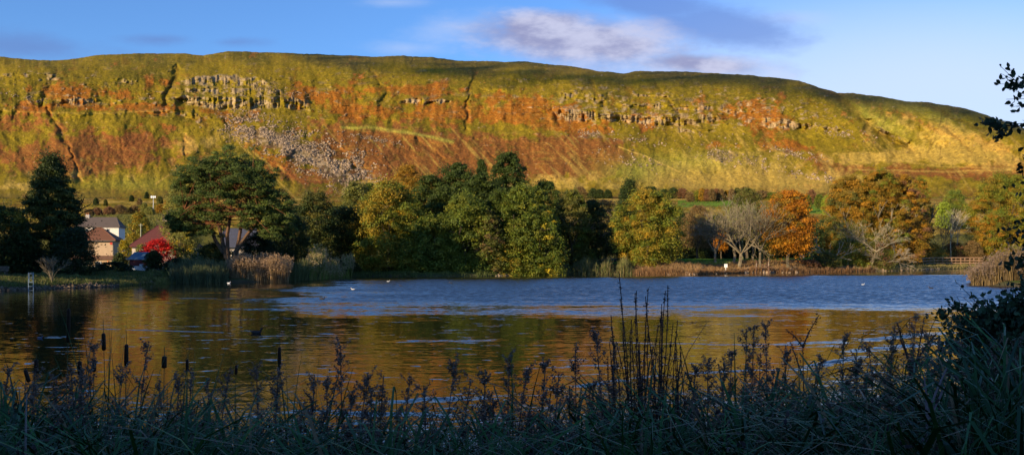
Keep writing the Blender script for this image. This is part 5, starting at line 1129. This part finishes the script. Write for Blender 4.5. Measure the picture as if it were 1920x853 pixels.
WH = [(14,690,4.6,2),(58,700,4.4,2),(100,705,4.8,2),(146,700,4.4,2),(172,652,5.0,2),(222,690,4.6,1),(262,650,5.2,2),(336,705,4.5,2),(374,694,4.8,3),(428,702,4.6,2),(478,690,5.0,2),(520,700,4.4,2),(583,704,4.6,2),(612,712,4.3,2),(636,648,5.0,2),(690,704,4.7,2),(721,698,4.5,2),(764,712,4.6,3),(795,716,4.3,2),(848,684,5.0,1),(880,708,4.6,2),(906,702,4.4,3),(954,660,5.0,2),(985,690,4.6,2),(1020,680,4.8,3),(1046,700,4.4,2),
 (1076,655,5.1,2),(1114,622,5.3,3),(1146,640,5.0,2),(1300,690,4.8,2),(1328,678,4.6,2),(1352,684,4.4,2),(1378,668,4.8,2),(1399,616,5.2,3),(1418,612,5.3,2),(1440,614,5.2,3),(1478,660,4.7,2),(1536,676,4.6,2),(1570,632,5.0,3),(1598,654,4.6,2),(1622,650,4.8,3),(1655,690,4.3,2),(1690,606,5.4,2),(1712,640,5.0,2),(1733,590,5.5,2),(1762,640,5.0,3),(1800,650,4.7,2),(1850,650,4.6,3),(1895,640,4.6,3)]
for i, (u_, vt_, D_, k_) in enumerate(WH):
    hd = 'tall' if vt_ < 655 else ('short' if vt_ > 700 else 'medium')
    willowherb(f'{hd} grey seeding willowherb on the near bank, {ordw(i+1)} from left', u_, vt_, D_+rng.uniform(-.3, .3), k_, 1.0)
# purple loosestrife gone to seed: the tall dark clump
D = 4.6; x = hpos(1212, D); z = gz1(x, D); e = empty('loosestrife_clump', (x, D, z), 'tall dark clump of loosestrife stems gone to brown seed, right of centre', 'plant')
for i, (u_, vt_) in enumerate([(1160,508),(1170,560),(1185,553),(1200,556),(1206,545),(1220,540),(1224,585),(1243,535),(1247,570),(1240,585),(1256,545),(1262,600),(1272,606),(1150,590),(1148,612),(1190,600),(1213,610),(1232,610),(1178,620),(1140,640),(1252,640),(1268,650),(1196,640),(1228,650),(1283,660),(1160,640),(1180,655),(1215,660),(1245,660),(1135,668)]):
    dy = rng.normal()*.18; tx = (u_-1212)/F*D; H = ztop(vt_, D+dy)-z; bx_ = tx*.45+rng.normal()*.03; t = np.linspace(0, 1, 12); cv = rng.normal()*.03
    pts = np.stack([bx_+(tx-bx_)*t+cv*np.sin(t*3.1)+.006*np.sin(t*15+i), dy*.5+dy*.5*t+.006*np.cos(t*13), H*t-.04*(1-t)], 1)
    g_ = Geo(); g_.pipe(pts, np.linspace(.0048, .0016, 12), V3(.075,.042,.036), 5); st_ = g_.build('stem', M_NEAR, e)
    n = int(H*150); tt = np.repeat(.38+.62*np.sort(rng.random(n//4)), 4); P_ = np.stack([np.interp(tt, t, pts[:, q]) for q in range(3)], 1)
    k_ = len(P_); C_ = P_+rng.normal(size=(k_, 3))*V3(.0055, .0055, .003)*(1.25-tt*.6)[:, None]
    g_ = Geo(); g_.pipe(pts[4:]+V3(.001, 0, 0), np.linspace(.003, .0018, 8), V3(.075,.042,.036), 5); g_.leaves(C_, rng.normal(size=(k_, 3)), rng.uniform(.006, .012, k_), V3(.09,.052,.04)*rng.uniform(.6, 1.5, (k_, 1)), .7)
    m = 10; tl = rng.uniform(.42, .8, m); PL_ = np.stack([np.interp(tl, t, pts[:, q]) for q in range(3)], 1); al = rng.random(m)*6.28; ln = rng.uniform(.05, .22, m)
    Q = PL_+np.stack([np.cos(al)*ln*.35, np.sin(al)*ln*.35, ln], 1); g_.tubes(PL_, Q, .0018, .001, V3(.08,.045,.04), 3)
    w0 = rng.random((m*14, 1)); ix = rng.integers(m, size=m*14); C_ = PL_[ix]*(1-w0)+Q[ix]*w0+rng.normal(size=(m*14, 3))*.003; g_.leaves(C_, rng.normal(size=C_.shape), rng.uniform(.005, .010, len(C_)), V3(.07,.04,.034), .7)
    g_.build('seed_spike', M_NEAR, e)
# cattails
def cattail(label, u, v0, v1, vt, D, nl=5, tilt=0.0, rad=.012):
    x = hpos(u, D); z = gz1(x, D); e = empty('cattail', (x, D, z), label, 'cattail', 'cattails standing in the near water edge')
    zt, z0_, z1_ = ztop(vt, D)-z, ztop(v0, D)-z, ztop(v1, D)-z; X = lambda q: tilt*(q/zt)**2*.25
    g_ = Geo(); t = np.linspace(-.05, 1, 9)*zt; bx_ = rng.normal()*.05; g_.pipe(np.stack([X(t)-X(z0_)+bx_*(1-t/zt)**2, 0*t, t], 1), np.linspace(.006, .0018, 9), V3(.10,.12,.05), 6); g_.build('stem', M_NEAR, e)
    t = z1_+(z0_-z1_)*np.array([0,.03,.08,.3,.6,.92,.97,1]); g_ = Geo(); r_ = rad*np.array([.3,.8,1,1.03,1,.95,.75,.3]); g_.pipe(np.stack([X(t)-X(z0_), 0*t, t], 1), r_, V3(.035,.018,.011), 9); g_.build('seed_head', M_NEAR, e, smooth=True)
    for j in range(nl+3):
        g_ = Geo(); L = zt*rng.uniform(.72, 1.12); g_.blades(np.array([[rng.normal()*.02+bx_, rng.normal()*.02, -.05]]), (1 if rng.random() < .5 else -1)*1.57+rng.normal()*.5 if j % 2 else rng.uniform(0, 6.28), L, rng.uniform(.014, .022), rng.uniform(.0, .12), rng.uniform(.12, .5 if j < nl-1 else 1.6), V3(.055,.10,.035)*rng.uniform(.7, 1.5), 12, 2.5); g_.build('leaf', M_NEAR, e)
for a in [('tallest cattail, near the left edge, brown head high over the dark water',129,578,642,560,5.6,6,.1,.011),
 ('tall cattail with slim dark head, left of the sunlit house reflection',194,624,657,598,5.5,6,-.1,.0125),('cattail with long dark head just right of the house reflection',237,645,686,620,5.5,6,.05,.013),
 ('cattail with fat short head on the left third of the bank',308,667,690,650,5.3,6,.05,.015),('cattail with slim ragged grey head, right of the fat-headed one',351,673,696,662,5.2,3,0,.009),
 ('short-headed cattail right of the tallest one',177,674,697,660,5.2,3,.1,.011),('low dark cattail left of the tallest one',68,673,700,664,5.2,4,0,.012),('cattail bent left with small head near the left edge',47,693,716,688,4.9,3,-1.0,.011),
 ('dark cattail half hidden in leaves below the tallest one',149,676,705,640,5.0,5,-.2,.012),('lone cattail with slender upright head left of centre',524,650,692,638,5.4,6,0,.0105),('thin pale-headed cattail between the left cattails and the lone one',443,684,702,676,5.1,2,.1,.008)]: cattail(*a)
# broad leaf tufts, upright
for i, (u_, vt_, D_, lb) in enumerate([(600,700,4.6,'upright green iris tuft under the tall middle willowherb'),(952,690,4.7,'iris leaf tuft with one tall upright blade at mid bank'),(1370,680,4.6,'iris tuft with dark curling tip right of the loosestrife clump'),(1505,690,4.4,'upright iris tuft beside the forked dock stalk'),(660,700,4.5,'iris tuft with brown drooping tip under mid bank willowherbs'),(200,690,5.0,'bright green blades crossing in front of the left cattails'),(1545,700,4.4,'broad arching iris tuft right of the forked dock stalk')]):
    x = hpos(u_, D_); z = gz1(x, D_); e = empty('iris_tuft', (x, D_, z), lb, 'plant'); H = ztop(vt_, D_)-z
    for j in range(9):
        g_ = Geo(); g_.blades(np.array([[rng.normal()*.04, rng.normal()*.04, -.03]]), rng.random()*6.28, H*(1.12 if j == 0 else rng.uniform(.7, 1.2)), rng.uniform(.018, .028), rng.uniform(.0, .2), .35 if j == 0 else rng.uniform(.3, 2.2), V3(.05,.11,.04)*rng.uniform(.7, 1.4), 10, 2.2); g_.build('leaf', M_NEAR, e)
# forked dock, pale dead stalks
def stalk(name, label, D, base_u, segs, r_, col, seeds=0):
    x = hpos(base_u, D); z = gz1(x, D); e = empty(name, (x, D, z), label, 'plant'); q = lambda u_, v_: V3((u_-base_u)/F*D, 0, ztop(v_, D)-z)
    g_ = Geo()
    for sg in segs:
        p_ = np.array([V3(0, 0, -.03) if a_ is None else q(*a_) for a_ in sg]); g_.pipe(p_, np.linspace(r_, r_*.4, len(p_)), col, 6)
        if seeds:
            n = seeds; t_ = rng.random(n)*(len(p_)-1); C_ = np.stack([np.interp(t_, np.arange(len(p_)), p_[:, k_]) for k_ in range(3)], 1)+rng.normal(size=(n, 3))*.008; g_.leaves(C_, rng.normal(size=(n, 3)), rng.uniform(.008, .016, n), V3(.10,.06,.05)*rng.uniform(.6, 1.4, (n, 1)), .7)
    g_.build('stem', M_NEAR, e); return e
stalk('dock', 'dark forked dock stalk with two long thin tips right of centre', 4.7, 1508, [[None,(1507,740),(1506,690),(1505,645)],[(1505,650),(1518,620),(1536,590)],[(1505,650),(1490,630),(1473,617)],[(1507,710),(1494,675),(1482,640)]], .0045, V3(.09,.055,.045), 40)
stalk('dead_stalk', 'single pale upright dead stalk at the lower left', 3.2, 47, [[None,(48,800),(50,738)]], .0055, V3(.30,.24,.23))
stalk('dead_stalk', 'pale forked dead stalk at the lower right', 3.3, 1735, [[None,(1738,790),(1738,770)],[(1738,775),(1736,740),(1733,705)],[(1738,780),(1755,735),(1775,690)],[(1738,790),(1762,745),(1770,725)]], .006, V3(.27,.20,.21))
stalk('grass_stalk', 'long thin stem leaning right beside the loosestrife clump', 4.7, 1262, [[None,(1270,720),(1290,660),(1325,605)]], .003, V3(.10,.07,.06), 20)
stalk('dock', 'dark bushy weed with brown seed at the right before the shrub', 4.9, 1720, [[None,(1715,740),(1700,660),(1683,608)],[(1712,720),(1722,660),(1733,595)],[(1707,696),(1735,650),(1755,625)],[(1702,670),(1690,640),(1685,612)],[(1716,740),(1750,700),(1765,670)]], .006, V3(.09,.055,.045), 90)
# ---------------------------------------------------------------- leafy shrub and overhanging alder at the right
def leafy(name, label, cat, D, base_u, branches, r0, leafn, leafs, col, rad=.10, sag=.0):
    x = hpos(base_u, D); z = gz1(x, D) if gz1(x, D) > -.3 else 0; e = empty(name, (x, D, z), label, cat); gs = Geo(); g_ = Geo()
    for br in branches:
        p_ = np.array([V3(0, 0, -.05) if a_ is None else V3((a_[0]-base_u)/F*D, (a_[2] if len(a_) > 2 else 0), ztop(a_[1], D)-z) for a_ in br])
        t0 = np.linspace(0, len(p_)-1, 12); pp = np.stack([np.interp(t0, np.arange(len(p_)), p_[:, k_]) for k_ in range(3)], 1)
        pp[1:-1] = (pp[:-2]+pp[1:-1]*2+pp[2:])/4
        gs.pipe(pp, np.linspace(r0, r0*.25, 12), BARKD, 6)
        L = np.linalg.norm(np.diff(pp, axis=0), axis=1).sum(); nt = int(L*12)+3
        for _ in range(nt):
            ti = rng.uniform(3, 11); s0 = np.array([np.interp(ti, np.arange(12), pp[:, k_]) for k_ in range(3)]); d_ = pp[-1]-pp[-4]; d_ = d_/np.linalg.norm(d_)+rng.normal(size=3)*.8; d_ /= np.linalg.norm(d_)
            ln = rng.uniform(.08, .26)*rad/.1; s1 = s0+d_*ln; gs.tubes([s0], [s1], .003, .0015, BARKD, 4)
            k_ = leafn; w_ = rng.random((k_, 1)); C_ = s0*(1-w_)+s1*w_+rng.normal(size=(k_, 3))*.03-V3(0, 0, .01)
            n_ = rng.normal(size=(k_, 3))*V3(1, 1, .6)+V3(0, 0, .2); g_.leaves(C_, n_, leafs*rng.uniform(.6, 1.2, k_), np.asarray(col)*rng.uniform(.6, 1.5, (k_, 1)), .62, oval=True)
    gs.build('stem' if cat != 'tree' else 'trunk', M_BARK, e); g_.build('foliage' if cat != 'tree' else 'crown', M_NEAR, e); return e
rs = np.random.default_rng(12)
brs = []
for i in range(44):
    tu = rs.uniform(1815, 2000); tv = np.interp(tu, [1815, 1840, 1875, 2000], [590, 545, 525, 490])+rs.uniform(0, 130)**1.0
    brs.append([None, ((tu*.5+1890*.5), tv*.4+700*.6, rs.normal()*.2), (tu, tv, rs.normal()*.45)])
leafy('leafy_shrub', 'dark round-leaved shrub at the right edge overhanging the water', 'shrub', 7.4, 1885, brs, .010, 7, .055, V3(.045,.085,.040), .11)
tb = [[(2130,500),(2100,300),(2080,200),(2060,60)], [(2110,420),(2040,260),(1960,190),(1905,195)], [(2100,350),(2030,230),(1950,170),(1912,150)], [(2105,430),(2020,330),(1930,250),(1882,222)], [(2110,470),(2020,380),(1940,330),(1905,300)],
      [(2110,480),(2020,420),(1940,390),(1900,350)], [(2112,520),(2030,460),(1950,430),(1908,400)], [(2115,560),(2030,500),(1950,470),(1890,440)], [(2115,600),(2040,540),(1960,510),(1888,495)], [(2100,350),(2000,300),(1930,240),(1890,190)],[(2115,560),(2010,480),(1930,450),(1912,360)],
      [(2115,620),(2040,580),(1960,550),(1895,540)], [(2105,300),(2040,200),(1980,160),(1925,170)],[(2110,500),(2010,430),(1925,380),(1915,290)],[(2110,520),(2010,440),(1935,400),(1915,330)]]
rs2 = np.random.default_rng(4); tb = [[None, (2164, 700, 0), (2150, 560, .05)]+[(q[0]+24, q[1], (i_/len(b_))*rs2.normal()*.3-.15) for i_, q in enumerate(b_) if not (i_ == 0 and len(b_) > 3 and q[1] > 560)] for b_ in tb]
leafy('alder_tree', 'dark leafy boughs reaching in from the right frame edge against the sky', 'tree', 7.2, 2164, tb, .022, 9, .062, V3(.035,.055,.025), .13)
